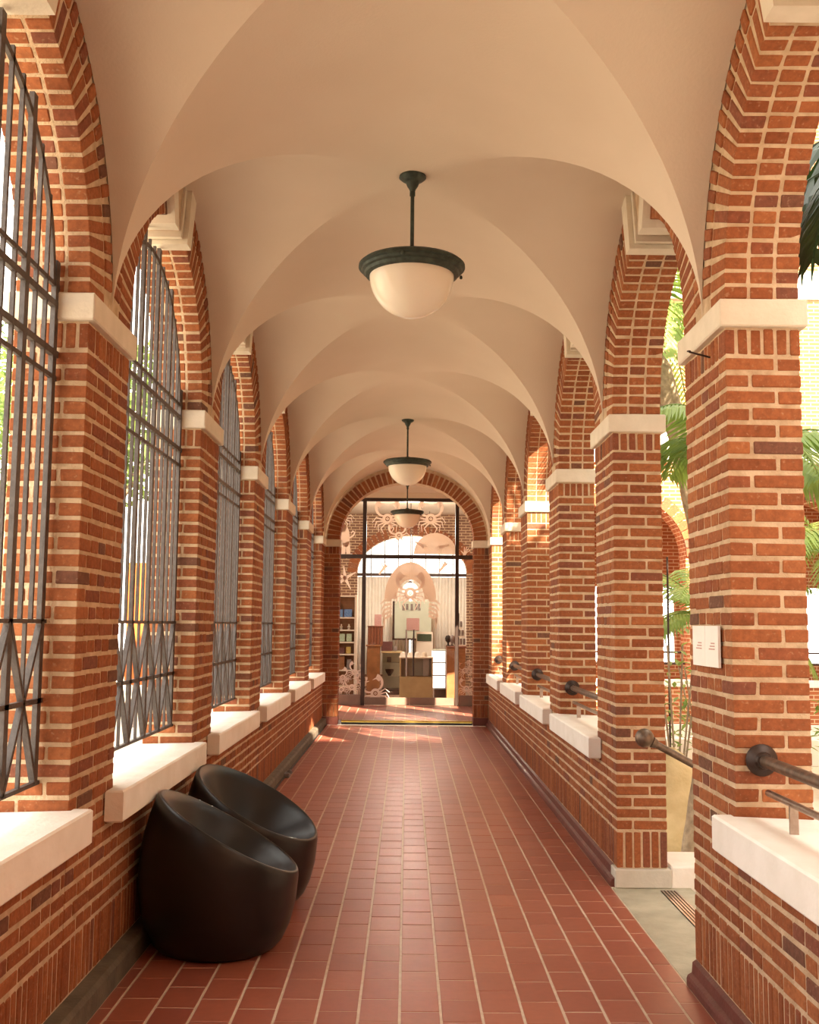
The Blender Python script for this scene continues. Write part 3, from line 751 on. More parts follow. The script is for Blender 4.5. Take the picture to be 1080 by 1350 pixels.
for i in range(30):
    a = (i + .5)*PI/30; px_, pz = (AW + .13)*math.cos(a), (.95 + .13)*math.sin(a)
    Mx = Matrix.Translation((CX + px_, YB - .005, 2.91 + pz)) @ Matrix.Rotation(-math.atan2(math.sin(a)/.95, math.cos(a)/AW), 4, 'Y')
    m.box(-.12, .12, -.02, .02, -.055, .055, Mx, R.random())
m.build('trim_5', M['brick'], None, kind='structure')
w2 = empty('window_2', (CX, YB, 0), kind='structure')
m = MB(); m.bevbox(CX - AW, CX + AW, YB + .05, YB + .11, 2.82, 2.90, .004); m.build('window_frame', M['dark_frame'], w2)
for i in range(1, 8):
    x = CX - AW + i*2*AW/8; zt = 2.91 + .95*math.sqrt(max(0, 1 - ((x - CX)/AW)**2))
    m = MB(); m.box(x - .012, x + .012, YB + .1, YB + .125, .9, zt); m.build('bar', M['dark_frame'], w2)
# curtains
for nm, (xa, xb, lb) in enumerate(((CX - AW + .02, CX - .06, 'left half of the sheer white curtains at the shop window'), (CX + .02, CX + AW - .02, 'right half of the sheer white curtains at the shop window'))):
    m = MB(); n = 90; v = []; f = []
    for i in range(n+1):
        x = xa + (xb - xa)*i/n; y = YB - .06 + .025*math.sin(i*1.15) + .01*math.sin(i*.4)
        v += [(x, y, .35), (x, y, 2.80)]
    for i in range(n): f.append((2*i, 2*i+2, 2*i+3, 2*i+1))
    m.add(v, f); o = m.build('curtain', M['cloth'], None, org=(xa, YB - .06, .35), smooth=True, norm=False); o.data.materials[0] = M['cloth']
    tag(o, lb, 'curtain', 'shop curtains'); sm_ = o.modifiers.new('t', 'SOLIDIFY'); sm_.thickness = .003
def box_px(mb, x0, x1, y0, y1, Y, depth, b=.006, val=None):
    """box whose front at depth Y covers the given pixel span"""
    a = at(x0, y1, Y); c = at(x1, y0, Y); mb.bevbox(a.x, c.x, Y, Y + depth, a.z, c.z, b, val=val); return a, c
def fit(px0, px1, pyt, Y, z0=0):
    a = at(px0, pyt, Y); c = at(px1, pyt, Y); return a.x, c.x, a.z
# bookcase
a = at(438, 784, 23); c = at(471, 784, 23)
bc = empty('bookcase', ((a.x + c.x)/2, 23.2, 0), 'tall cream bookcase of boxed goods behind the left glass panel', 'bookcase')
for (x0, x1) in ((a.x, a.x + .04), (c.x - .05, c.x)):
    m = MB(); m.bevbox(x0, x1, 23, 23.4, 0, a.z, .004); m.build('side_panel', M['cream'], bc)
m = MB(); m.box(a.x, c.x, 23.39, 23.41, 0, a.z); m.build('back_panel', M['wood'], bc)
SZ = [at(455, y, 23).z for y in (786, 814.5, 831, 847, 863, 884, 905)]
for z in SZ:
    m = MB(); m.bevbox(a.x + .04, c.x - .05, 23, 23.39, z - .015, z + .015, .003); m.build('shelf', M['cream'], bc)
def goods(name, px0, px1, z, h, Y, mat, lb, cat, grp=None, d=.12):
    p, q = at(px0, 820, Y), at(px1, 820, Y); m = MB(); m.bevbox(p.x, q.x, Y, Y + d, z + .001, z + h, .006)
    o = m.build(name, M[mat], None, org=((p.x+q.x)/2, Y + d/2, z + .001)); return tag(o, lb, cat, grp)
z_ = [z + .015 for z in SZ]
goods('gift_box', 446, 452, z_[1], .17, 23.1, 'blue', 'blue box on the upper bookcase shelf, left of the pair', 'box', 'blue boxes')
goods('gift_box', 453.5, 464, z_[1], .17, 23.1, 'blue', 'wider blue box on the upper bookcase shelf, right of the pair', 'box', 'blue boxes')
goods('gift_box', 447.5, 455, z_[3], .17, 23.1, 'green_box', 'pale green box on the middle bookcase shelf, left of the pair', 'box', 'pale green boxes')
goods('gift_box', 457, 464, z_[3], .17, 23.1, 'green_box', 'pale green box on the middle bookcase shelf, right of the pair', 'box', 'pale green boxes')
goods('packet', 448, 455, z_[4], .13, 23.1, 'plum', 'plum packet on the lower bookcase shelf', 'packet')
goods('packet', 457, 463, z_[4], .15, 23.1, 'yellow', 'yellow packet on the lower bookcase shelf', 'packet')
goods('carton', 446, 455, z_[5], .28, 23.05, 'wood', 'orange brown carton low in the bookcase', 'carton')
goods('packet', 458, 464, z_[5], .22, 23.1, 'grey', 'grey packet low in the bookcase', 'packet')
for i, px in enumerate((450, 460)):
    p = at(px, 820, 23.15); m = MB(); m.lathe([(0, 0), (.03, 0), (.02, .03), (.035, .06), (.012, .09), (.02, .11), (0, .12)], (p.x, 23.2, z_[2] + .001), 12)
    o = m.build('figurine', M['cream'], None, org=(p.x, 23.2, z_[2]), smooth=True); tag(o, 'small pale figurine on the bookcase, %s' % ('left one' if i == 0 else 'right one'), 'figurine', 'figurines in the bookcase')
# brown pedestal + carved box + card
x0, x1, zt = fit(484, 501, 850, 24.2)
pd = empty('pedestal', ((x0+x1)/2, 24.4, 0), 'brown wooden pedestal under the carved red box', 'pedestal')
m = MB(); m.bevbox(x0, x1, 24.2, 24.6, 0, zt - .04, .006); m.build('body', M['wood'], pd); m = MB(); m.bevbox(x0 - .02, x1 + .04, 24.18, 24.62, zt - .04, zt, .006); m.build('top', M['wood'], pd)
x0, x1, z2 = fit(485, 505, 825, 24.2)
cb = empty('carved_box', ((x0+x1)/2, 24.4, zt), 'carved red wooden box on the brown pedestal', 'box')
for i in range(5): 
    p = (x1 - x0)/5; m = MB(); m.bevbox(x0 + i*p + .004, x0 + (i+1)*p - .004, 24.2, 24.5, zt + .002, z2 - .02, .006); m.build('panel', M['red_wood'], cb)
m = MB(); m.bevbox(x0 - .01, x1 + .01, 24.19, 24.52, z2 - .02, z2, .004); m.build('lid', M['red_wood'], cb)
x0, x1, z3 = fit(494, 503, 810, 24.25); m = MB(); m.bevbox(x0, x1, 24.28, 24.32, z2 + .001, z3, .003); o = m.build('card_stand', M['rose'], None, org=(x0, 24.3, z2)); tag(o, 'small rose card standing on the carved box', 'card')
# low glass case at left
x0, x1, zt = fit(504, 529, 861, 24.6)
gc = empty('display_case', ((x0+x1)/2, 24.9, 0), 'pale glass display case holding a black bowl', 'display case')
zb0 = at(515, 909, 24.6).z
m = MB(); m.bevbox(x0, x1, 24.6, 25.2, 0, max(zb0, .05), .006); m.build('plinth', M['dark_frame'], gc)
m = MB(); m.bevbox(x0, x1, 25.16, 25.2, max(zb0, .05), zt, .004); m.build('back_panel', M['board'], gc)
m = MB(); m.bevbox(x0 - .02, x1 + .02, 24.58, 25.22, zt, zt + .04, .004); m.build('top', M['pale_wood'], gc)
m = MB(); m.box(x0, x1, 24.6, 24.606, max(zb0, .05), zt); m.build('pane', M['glass'], gc)
shz = []
for py in (874, 892):
    z = at(515, py, 24.6).z; shz.append(z); m = MB(); m.box(x0 + .01, x1 - .01, 24.62, 25.15, z - .006, z + .006); m.build('shelf', M['board'], gc)
p = at(513.5, 887, 24.8); m = MB(); m.lathe([(.0, 0), (.035, 0), (.04, .02), (.09, .10), (.10, .15), (.085, .15), (.03, .03), (0, .03)], (p.x, 24.85, shz[1] + .008), 18)
o = m.build('bowl', M['dark'], None, org=(p.x, 24.85, shz[1] + .008), smooth=True); tag(o, 'black footed bowl on the lower case shelf', 'bowl')
p = at(513, 870, 24.8); m = MB(); m.bevbox(p.x - .05, p.x + .05, 24.85, 24.87, shz[0] + .008, shz[0] + .13, .003); o = m.build('picture_frame', M['grey'], None, org=(p.x, 24.86, shz[0] + .008)); tag(o, 'small grey picture frame on the upper case shelf', 'picture frame')
# things on that case
goods('storage_box', 503, 518, zt + .041, .22, 24.8, 'plum', 'plum box stack on the glass case', 'box'); goods('storage_box', 519, 524, zt + .041, .12, 24.75, 'grey', 'small grey box on the glass case', 'box')
# centre counter
x0, x1, zt = fit(527, 571, 868, 22.2); zm = at(545, 892, 22.2).z
cc = empty('counter', ((x0+x1)/2, 22.5, 0), 'pale wooden counter with glass vitrine facing the shop door', 'counter')
m = MB(); m.bevbox(x0, x1, 22.2, 22.8, 0, zm, .006); m.build('body', M['pale_wood'], cc)
m = MB(); m.bevbox(x0, x0 + .03, 22.2, 22.8, zm, zt, .004); m.bevbox(x1 - .03, x1, 22.2, 22.8, zm, zt, .004); m.build('vitrine_frame', M['pale_wood'], cc)
m = MB(); m.bevbox(x0 + .03, x1 - .03, 22.62, 22.64, zm, zt, .004); m.build('vitrine_back', M['board'], cc)
m = MB(); m.bevbox(x0 - .01, x1 + .01, 22.19, 22.81, zt, zt + .03, .004); m.build('top', M['cream'], cc)
m = MB(); m.box(x0 + .03, x1 - .03, 22.2, 22.206, zm, zt); m.build('pane', M['glass'], cc)
q0, q1, _ = fit(558, 566, 870, 22.3); m = MB(); m.bevbox(q0, q1, 22.4, 22.5, zm + .002, zt - .01, .004); o = m.build('candle', M['paper'], None, org=(q0, 22.45, zm)); tag(o, 'tall white block inside the counter vitrine', 'block')
for i, px in enumerate((531.5, 541, 550.5, 560)):
    p = at(px, 860, 22.4); m = MB(); m.lathe([(.068, 0), (.07, .012), (.058, .02), (.055, .06), (.04, .09), (0, .10)], (p.x, 22.45, zt + .031), 16)
    o = m.build('cap', M['paper'] if i != 3 else M['cream'], None, org=(p.x, 22.45, zt + .031), smooth=True); tag(o, 'white cap on the counter top, %s from the left' % ('first', 'second', 'third', 'fourth')[i], 'cap', 'caps on the counter')
# board with pictures, hanging in front of the curtains
bd = empty('display_board', (at(545, 820, 26.2).x, 26.2, at(545, 842, 26.2).z), 'large pale green board hanging in front of the curtains', 'board')
p, q = at(519, 842, 26.2), at(569, 793, 26.2)
m = MB(); m.bevbox(p.x, q.x, 26.2, 26.24, p.z, q.z, .004); m.build('panel', M['board'], bd)
m = MB(); m.bevbox(p.x - .03, p.x + .02, 26.17, 26.2, p.z - .02, q.z, .003); m.bevbox(p.x - .03, q.x, 26.17, 26.2, p.z - .03, p.z + .01, .003); m.build('frame', M['dark_frame'], bd)
a_, b_2 = at(536, 831, 26.15), at(553, 815, 26.15); m = MB(); m.box(a_.x, b_2.x, 26.18, 26.195, a_.z, b_2.z); m.build('print', M['rose'], bd)
m = MB()
for i, px in enumerate((532, 537, 543, 549, 553)):
    c = at(px, 800, 26.18); m.box(c.x - .03, c.x + .03, 26.18, 26.195, c.z - .09 + .02*(i % 2), c.z + .07); 
m.build('dark_print', M['grey'], bd)
m = MB(); m.tube([((p.x+q.x)/2 - .4, 26.22, q.z), ((p.x+q.x)/2 - .4, 26.22, 4.4)], .006, 6); m.tube([((p.x+q.x)/2 + .4, 26.22, q.z), ((p.x+q.x)/2 + .4, 26.22, 4.4)], .006, 6); m.build('wire', M['dark_frame'], bd)
# light cabinet with dark green card
x0, x1, zt2 = fit(549, 571, 833, 25.4)
ca = empty('cabinet', ((x0+x1)/2, 25.6, 0), 'light grey cabinet with a dark green card', 'cabinet'); m = MB(); m.bevbox(x0, x1, 25.4, 25.8, 0, zt2, .006); m.build('body', M['cream'], ca)
p, q = at(550, 845, 25.38), at(569, 836, 25.38); m = MB(); m.bevbox(p.x, q.x, 25.38, 25.4, p.z, q.z, .003); m.build('card', M['dark_green'], ca)
# bright lit case
x0, x1, zt = fit(570, 588, 858, 23.6); zb0 = max(at(580, 908, 23.6).z, .06)
lc = empty('lit_case', ((x0+x1)/2, 23.8, 0), 'brightly lit white display case right of the counter', 'display case')
m = MB(); m.bevbox(x0, x1, 23.6, 24.0, 0, zb0, .006); m.build('plinth', M['dark_frame'], lc)
m = MB(); m.bevbox(x0, x1, 23.95, 24.0, zb0, zt, .004); m.build('lit_panel', M['lit_case'], lc)
m = MB(); m.bevbox(x0, x1, 23.6, 24.0, zt, zt + .03, .004); m.build('top', M['board'], lc)
for py in (874, 891):
    z = at(580, py, 23.6).z; m = MB(); m.box(x0, x1, 23.62, 23.95, z - .006, z + .006); m.build('shelf', M['grey'], lc)
# brown tall counter, goods on it
x0, x1, zt = fit(589, 614, 852, 23.2)
tc_ = empty('tall_counter', ((x0+x1)/2, 23.5, 0), 'dark brown tall counter beside the lit case', 'counter'); m = MB(); m.bevbox(x0, x1, 23.2, 23.8, 0, zt - .04, .006); m.build('body', M['wood'], tc_)
m = MB(); m.bevbox(x0 + .002, x1 + .02, 23.18, 23.82, zt - .04, zt, .006); m.build('top', M['red_wood'], tc_)
for i, (px, mt) in enumerate(((591, 'dark'), (596, 'grey'))):
    p = at(px, 845, 23.4); m = MB(); m.lathe([(.05, 0), (.05, .01), (.02, .03), (.02, .07), (.06, .11), (.07, .17), (.05, .22), (0, .24)], (p.x, 23.4, zt + .001), 14)
    o = m.build('bust', M[mt], None, org=(p.x, 23.4, zt), smooth=True); tag(o, '%s bust on the tall counter' % ('black' if i == 0 else 'grey'), 'bust', 'busts')
p = at(605, 848, 23.5); rk = empty('tiered_rack', (p.x, 23.5, zt), 'three-tier white rack of grey goods behind the right mullion', 'rack')
for i in range(3):
    hw = .15 - i*.035; z0 = zt + .002 + i*.19; m = MB(); m.bevbox(p.x - hw, p.x + hw, 23.4, 23.6, z0, z0 + .03, .003); m.build('tier', M['cream'], rk)
    m = MB(); 
    for j in range(4 - i): xx = p.x - hw + .03 + j*.07; m.bevbox(xx, xx + .05, 23.42, 23.5, z0 + .03, z0 + .16, .008)
    m.build('goods', M['grey'], rk)
m = MB(); m.tube([(p.x, 23.55, zt), (p.x, 23.55, zt + .72)], .012, 8); m.build('pole', M['dark_frame'], rk)
# globe pendant of the shop
p = at(541, 779, 24.5); gp = empty('globe_lamp', (p.x, 24.5, p.z), 'round white globe lamp hanging in the shop', 'lamp')
m = MB(); m.lathe([(.0, -.19)] + [(.19*math.cos(t), .19*math.sin(t)) for t in [-PI/2 + PI*i/12 for i in range(1, 12)]] + [(.0, .19)], (p.x, 24.5, p.z), 24); m.build('globe', M['globe'], gp, smooth=True)
m = MB(); m.tube([(p.x, 24.5, p.z + .18), (p.x, 24.5, 4.4)], .01, 8); m.lathe([(.05, 0), (.05, .03), (.01, .06)], (p.x, 24.5, p.z + .17), 12); m.build('rod', M['dark_frame'], gp)
gl = bpy.data.objects.new('shop_light', bpy.data.lights.new('shop_light', 'POINT')); link(gl, None, (.1, 23.2, 3.7)); gl.data.energy = 420; gl.data.color = (1, .9, .78); gl.data.shadow_soft_size = .2  # added fill light to brighten the shop, no fitting at this spot

# ------------------------------------------------------------------ pendant lamps
def pendant(x, y, label):
    root = empty('pendant_lamp', (x, y, ZS + RISE), label, 'lamp', 'bowl pendants along the vault')
    zc = ZS + RISE; o = (x, y, 0); zr = 3.655
    m = MB(); m.lathe([(0, zc), (.076, zc), (.078, zc - .012), (.062, zc - .026), (.040, zc - .038), (.032, zc - .060), (.018, zc - .082), (.012, zc - .105), (0, zc - .105)], o, 28); m.build('canopy', M['verdigris'], root, smooth=True)
    m = MB(); m.tube([(x, y, zc - .09), (x, y, zr + .02)], .011, 12); m.lathe([(.016, zc - .118), (.016, zc - .096)], o, 12); m.build('rod', M['verdigris'], root, smooth=True)
    m = MB(); m.lathe([(0, zr + .035), (.03, zr + .035), (.035, zr + .02), (.20, zr + .004), (.285, zr - .012), (.302, zr - .026), (.303, zr - .040), (.288, zr - .046), (.284, zr - .060), (.270, zr - .066), (.264, zr - .082), (.250, zr - .088), (.236, zr - .088), (.236, zr - .02)], o, 56); m.build('rim', M['verdigris'], root, smooth=True)
    H = .245; prof = [(.240*math.cos(t), zr - .080 - H*math.sin(t)**1.0) for t in [PI/2*i/16 for i in range(16)]] + [(0, zr - .080 - H)]
    m = MB(); m.lathe(prof, o, 48); m.build('glass_bowl', M['opal'], root, smooth=True, norm=False)
    for a in (.35, .35 + 2*PI/3, .35 + 4*PI/3):
        px_, py_ = x + .292*math.cos(a), y + .292*math.sin(a)
        m = MB(); m.lathe([(0, -.012), (.008, -.008), (.009, 0), (.006, .01), (0, .012)], (px_ + .012*math.cos(a), py_ + .012*math.sin(a), zr - .055), 10); m.build('knob', M['verdigris'], root, smooth=True)
pendant(.02, bay_c(1), 'nearest bowl pendant lamp with dark green rim and white glass')
pendant(.0, bay_c(4), 'second bowl pendant lamp down the vault')
root_v = pendant(.0, 19.1, 'small far bowl pendant lamp in the vestibule before the glass')

# ------------------------------------------------------------------ grilles in the left openings
GX = -1.46
def grille(k, first=False):
    y0, y1 = pier_y(k) + PL, pier_y(k + 1); c = (y0 + y1)/2
    lb = {0: 'nearest grey iron window grille, cut by the left edge', 1: 'grey iron window grille above the black stools'}.get(k, 'grey iron window grille on the left, %s opening from the camera' % {2:'third',3:'fourth',4:'fifth',5:'sixth'}.get(k, 'behind'))
    root = empty('window_grille', (GX, c, ST), lb, 'grille', 'iron grilles in the left arches')
    z_lo, z_mid, z_low = .962, 1.285, 1.600
    rails = [(z_lo, .010, .008), (z_mid, .010, .010), (z_low, .010, .008), (2.60, .007, .010), (2.70, .011, .014), (2.903, .011, .014), (2.985, .007, .010)]
    for (z, hx, hz) in rails:
        m = MB(); m.box(GX - hx, GX + hx, y0 - .02, y1 + .02, z - hz, z + hz); m.build('rail', M['iron'], root)
    Ra = RA - .07
    # arched top bar
    m = MB(); pts = []; nn = 26
    for i in range(nn + 1):
        a = math.asin(.02) + (PI - 2*math.asin(.02))*i/nn; pts.append((GX, c - Ra*math.cos(a), ZS + Ra*math.sin(a)*.90))
    v = []; f = []
    for (x, y, z) in pts:
        d = Vector((0, y - c, (z - ZS))).normalized()
        for (dx, dr) in ((-.008, -.014), (.008, -.014), (.008, .014), (-.008, .014)): v.append((x + dx, y + d.y*dr, z + d.z*dr))
    for i in range(nn):
        for q in range(4): f.append((4*i + q, 4*i + (q+1) % 4, 4*i + 4 + (q+1) % 4, 4*i + 4 + q))
    f += [(0,1,2,3), (4*nn+3, 4*nn+2, 4*nn+1, 4*nn)]
    m.add(v, f); m.build('arched_bar', M['iron'], root)
    nb = 15; marg = .035; sp = (y1 - y0 - 2*marg) / nb
    for i in range(nb + 1):
        y = y0 + marg + i*sp; thick = i % 3 == 0; yy = y - c
        zt = ZS + .90*math.sqrt(max(0, Ra*Ra - yy*yy)) + (.10 if thick else .05)
        if abs(yy) > Ra*.985: zt = ZS + (.13 if thick else 0.1)
        zlimit = ZS + math.sqrt(max(0, (RA - .01)**2 - (abs(yy) + .016)**2)); zt = min(zt, max(zlimit, ZS + .05)) if abs(yy) > .2 else min(zt, 3.775)
        if thick:
            m = MB(); m.box(GX - .010, GX + .010, y - .021, y + .021, z_lo, zt); m.build('flat_bar', M['iron'], root)
        else:
            m = MB(); m.box(GX - .008, GX + .008, y - .0085, y + .0085, z_low, zt); m.build('thin_bar', M['iron'], root)
    for i in range(0, nb, 3):
        ya, yb = y0 + marg + i*sp, y0 + marg + (i+3)*sp; ym = (ya + yb)/2
        m = MB(); m.box(GX - .007, GX + .007, ym - .008, ym + .008, z_lo, z_low); m.build('thin_bar', M['iron'], root)
        for (yc, yd) in ((ya, yb), (yb, ya)):
            d = .012
            m = MB(); 
            for (q0, q1, w0, w1) in (((yc, z_low), (ym, z_mid), .012, .010), ((ym, z_mid), (yd, z_lo), .010, .012)):
                m.add([(GX - d, q0[0]-w0, q0[1]), (GX - d, q0[0]+w0, q0[1]), (GX - d, q1[0]+w1, q1[1]), (GX - d, q1[0]-w1, q1[1]), (GX + d, q0[0]-w0, q0[1]), (GX + d, q0[0]+w0, q0[1]), (GX + d, q1[0]+w1, q1[1]), (GX + d, q1[0]-w1, q1[1])],
                      [(0,1,2,3),(7,6,5,4),(0,4,5,1),(1,5,6,2),(2,6,7,3),(3,7,4,0)])
            m.build('diagonal_bar', M['iron'], root)
for k in range(0, 6): grille(k)

# ------------------------------------------------------------------ handrails on the right
def handrail(k):
    y0, y1 = pier_y(k) + PL, pier_y(k + 1)
    lb = {0: 'nearest bronze handrail with round flange on the right', 2: 'bronze handrail just past the doorway, between second and third piers'}.get(k, 'bronze handrail on the right, between the %s and %s piers' % (ORD[k], ORD[k+1]))
    root = empty('handrail', (1.43, (y0+y1)/2, 1.075), lb, 'handrail', 'bronze handrails of the right side')
    x = XW + .11; z = 1.075
    m = MB(); m.tube([(x, y0 + .005, z), (x, y1 - .005, z)], .0235, 14); m.build('rail', M['bronze'], root, smooth=True)
    for yy, sg in ((y0, 1), (y1, -1)):
        m = MB(); m.lathe([(0, .0), (.062, .0), (.064, .012), (.058, .022), (.036, .034), (.030, .05), (0, .05)], (x, yy + sg*.001, z), 22, Matrix.Rotation(-sg*PI/2, 3, 'X')); m.build('flange', M['dark_frame'], root, smooth=True)
    lr = empty('sill_rail', (x, (y0+y1)/2, ST), 'low steel rail on posts over the %s right sill' % {0:'nearest',2:'second',3:'third',4:'fourth',5:'last'}[k], 'rail', 'low rails on the right sills')
    zl = .958
    m = MB(); m.tube([(x, y0 + .12, zl), (x, y1 - .08, zl)], .0135, 10); m.build('rail', M['steel'], lr, smooth=True)
    for yy in (y0 + .35, y1 - .35):
        m = MB(); m.box(x - .016, x + .016, yy - .005, yy + .005, ST - .012, zl); m.build('post', M['steel'], lr)
for k in (0, 2, 3, 4, 5): handrail(k)
# stair handrail with ball end at the doorway
rb = empty('stair_rail', (1.40, 6.25, 0), 'bronze stair handrail ending in a ball at the doorway', 'handrail')
pb = at(850, 973, 6.25); pe = at(916, 1009, 6.25)
dv = (pe - pb).normalized()
m = MB(); m.lathe([(0, -.055)] + [(.055*math.cos(t), .055*math.sin(t)) for t in [-PI/2 + PI*i/12 for i in range(1, 12)]] + [(0, .055)], pb, 22); m.build('ball', M['bronze'], rb, smooth=True)
m = MB(); m.tube([pb + dv*.045, pb + dv*.5, pb + dv*1.3], .0215, 14); m.lathe([(.032, 0), (.028, .02), (.022, .03)], pb + dv*.05, 14, Vector((0, 0, 1)).rotation_difference(dv).to_matrix()); m.build('rail', M['bronze'], rb, smooth=True)
pp = pb + dv*.52; m = MB(); m.tube([pp, (pp.x, pp.y, -.10)], .017, 10); m.build('post', M['bronze'], rb, smooth=True)
pp = pb + dv*1.25; m = MB(); m.tube([pp, (pp.x, pp.y, -.43)], .017, 10); m.build('post', M['bronze'], rb, smooth=True)

# notices and hook on the nearest right pier
nt_ = empty('wall_notice', (XW, 4.64, 1.42), 'pair of white paper notices on the nearest right pier', 'notice')
for (ya, yb) in ((4.645, 4.84), (4.448, 4.641)):
    m = MB(); m.box(XW - .014, XW - .003, ya, yb, 1.432, 1.606); sh = m.build('sheet', M['paper'], nt_)
    m = MB()
    for q in range(3): m.box(XW - .0155, XW - .0138, ya + .05, yb - .06 - .015*q, 1.505 + q*.012, 1.511 + q*.012)
    m.build('lettering', M['ink'], sh)
hp = at(912, 453, 4.75); m = MB(); m.tube([(XW + .01, 4.55, 2.775), (XW - .085, 4.55, 2.80)], .0045, 8); m.lathe([(0, 0), (.009, .0), (.009, .004), (0, .006)], (XW - .085, 4.55, 2.80), 8)
o = m.build('hook', M['dark_frame'], None, org=(XW, 4.55, 2.78)); tag(o, 'dark metal spike under the impost of the nearest right pier', 'hook')

# junction boxes on the left floor edge
for i, (Yf) in enumerate((9.3, 11.35)):
    r2 = empty('floor_fixture', (-1.22, Yf, 0), 'small grey floor fixture at the left wall foot, %s one' % ('nearer' if i == 0 else 'farther'), 'fixture', 'floor fixtures at the left wall')
    m = MB(); m.bevbox(-1.255, -1.20, Yf - .07, Yf + .07, 0.001, .05, .006); m.build('body', M['grey'], r2)
    m = MB(); m.lathe([(0, 0), (.026, 0), (.026, .02), (.018, .03), (0, .03)], (-1.205, Yf, .045), 14, Matrix.Rotation(.6, 3, 'Y')); m.build('cap', M['grey'], r2, smooth=True)
m = MB(); m.tube([(-1.248, 7.4, .012), (-1.248, 17.1, .012)], .010, 8); o = m.build('cable', M['dark'], None, org=(-1.248, 12, .012)); tag(o, 'dark cable lying along the foot of the left wall', 'cable')

# ------------------------------------------------------------------ black stools
def stool(cx, cy, face, label):
    root = empty('tub_stool', (cx, cy, 0), label, 'stool', 'black moulded stools under the left sill')
    prof = [(0, .262), (.012, .292), (.05, .325), (.12, .358), (.22, .384), (.34, .396), (.46, .391), (.56, .374), (.66, .346), (.80, .296)]
    def rad(z):
        z = max(0, min(.80, z))
        for i in range(len(prof) - 1):
            if prof[i+1][0] >= z:
                t = (z - prof[i][0])/(prof[i+1][0] - prof[i][0]); return prof[i][1] + t*(prof[i+1][1] - prof[i][1])
        return prof[-1][1]
    n = 72; rings = []; tilt = .545; zc = .590
    rimz = []
    for k in range(n):
        a = 2*PI*k/n; z = zc
        for _ in range(30): z = .5*z + .5*(zc - tilt*rad(z)*math.cos(a))
        rimz.append(z)
    def ringp(fn): 
        out = []
        for k in range(n):
            a = 2*PI*k/n; r, z = fn(k); t = a + face; out.append((cx + r*math.cos(t), cy + r*math.sin(t), z))
        return out
    NT = 20
    rings.append(ringp(lambda k: (.0001, .0)))
    for q in range(NT + 1):
        t = (q/NT)**1.25
        rings.append(ringp(lambda k: (rad(t*(rimz[k] - .012)), t*(rimz[k] - .012))))
    rings.append(ringp(lambda k: (rad(rimz[k]) - .003, rimz[k] - .004)))
    rings.append(ringp(lambda k: (rad(rimz[k]) - .010, rimz[k])))
    rings.append(ringp(lambda k: (rad(rimz[k]) - .019, rimz[k] - .004)))
    zf = .30
    NI = 18
    for q in range(1, NI + 1):
        s_ = 1 - q/NI
        def fn(k, s_=s_):
            rr = (rad(rimz[k]) - .024); zz = zf + (rimz[k] - .012 - zf)*(s_**2.3)
            return max(rr*s_, .0001), zz
        rings.append(ringp(fn))
    m = MB(); v = [p for r in rings for p in r]; f = []
    for i in range(len(rings) - 1):
        for k in range(n): f.append((i*n + k, i*n + (k+1) % n, (i+1)*n + (k+1) % n, (i+1)*n + k))
    m.add(v, f); me_o = m.build('shell', M['black'], root, smooth=True, norm=True)
    me_o.data.set_sharp_from_angle(angle=math.radians(70))
    m = MB(); m.lathe([(.0, .0), (.24, .0), (.245, .004), (.24, .008), (0, .008)], (cx, cy, .0), 30); m.build('foot_pad', M['dark'], root)
    return root
stool(-.918, 5.48, math.radians(6), 'front black moulded tub stool with slanted rim, nearest the camera')
stool(-.897, 6.38, math.radians(-13), 'rear black moulded tub stool, its hollow seat turned to the camera')

# ------------------------------------------------------------------ doorway: landing, plinth, steps
m = MB(); m.bevbox(XW - .031, 1.78, pier_y(1) + PL - .0, pier_y(2) - .0, -.14, -.001, .003); m.build('floor', M['concrete'], None, kind='structure')
m = MB(); m.bevbox(XW - .012, XW + TH + .012, pier_y(2) - .03, pier_y(2) + PL*.0 + .12, 0, .112, .006); o = m.build('plinth_block', M['plinth'], None, org=(1.48, pier_y(2), 0)); tag(o, 'grey white plinth stone at the foot of the doorway pier', 'plinth')
m = MB(); m.bevbox(XW + TH + .015, 2.3, pier_y(2) + .0, pier_y(2) + .45, -.5, .125, .008); o = m.build('cheek_block', M['white_stone'], None, org=(1.9, pier_y(2) + .2, -.5)); tag(o, 'white stair cheek block outside the doorway pier', 'block')
for i in range(3):
    m = MB(); m.bevbox(1.78 + i*.3, 2.08 + i*.3, pier_y(1) + PL - .2, pier_y(2), -.5, -.15*(i+1) + .01, .006); m.build('floor', M['concrete'], None, kind='structure')
dg = empty('drain_grate', (1.58, 6.2, 0), 'narrow steel drain grate in the doorway landing', 'grate')
pa, pb_ = at(869, 1188, 6.5), at(912, 1232, 6.0)
m = MB(); 
for i in range(5): m.box(1.575 + i*.02, 1.587 + i*.02, 5.55, 6.68, -.004, .004)
m.build('slat', M['steel'], dg); m = MB(); m.box(1.57, 1.672, 5.55, 6.68, -.006, -.001); m.build('channel', M['dark'], dg)

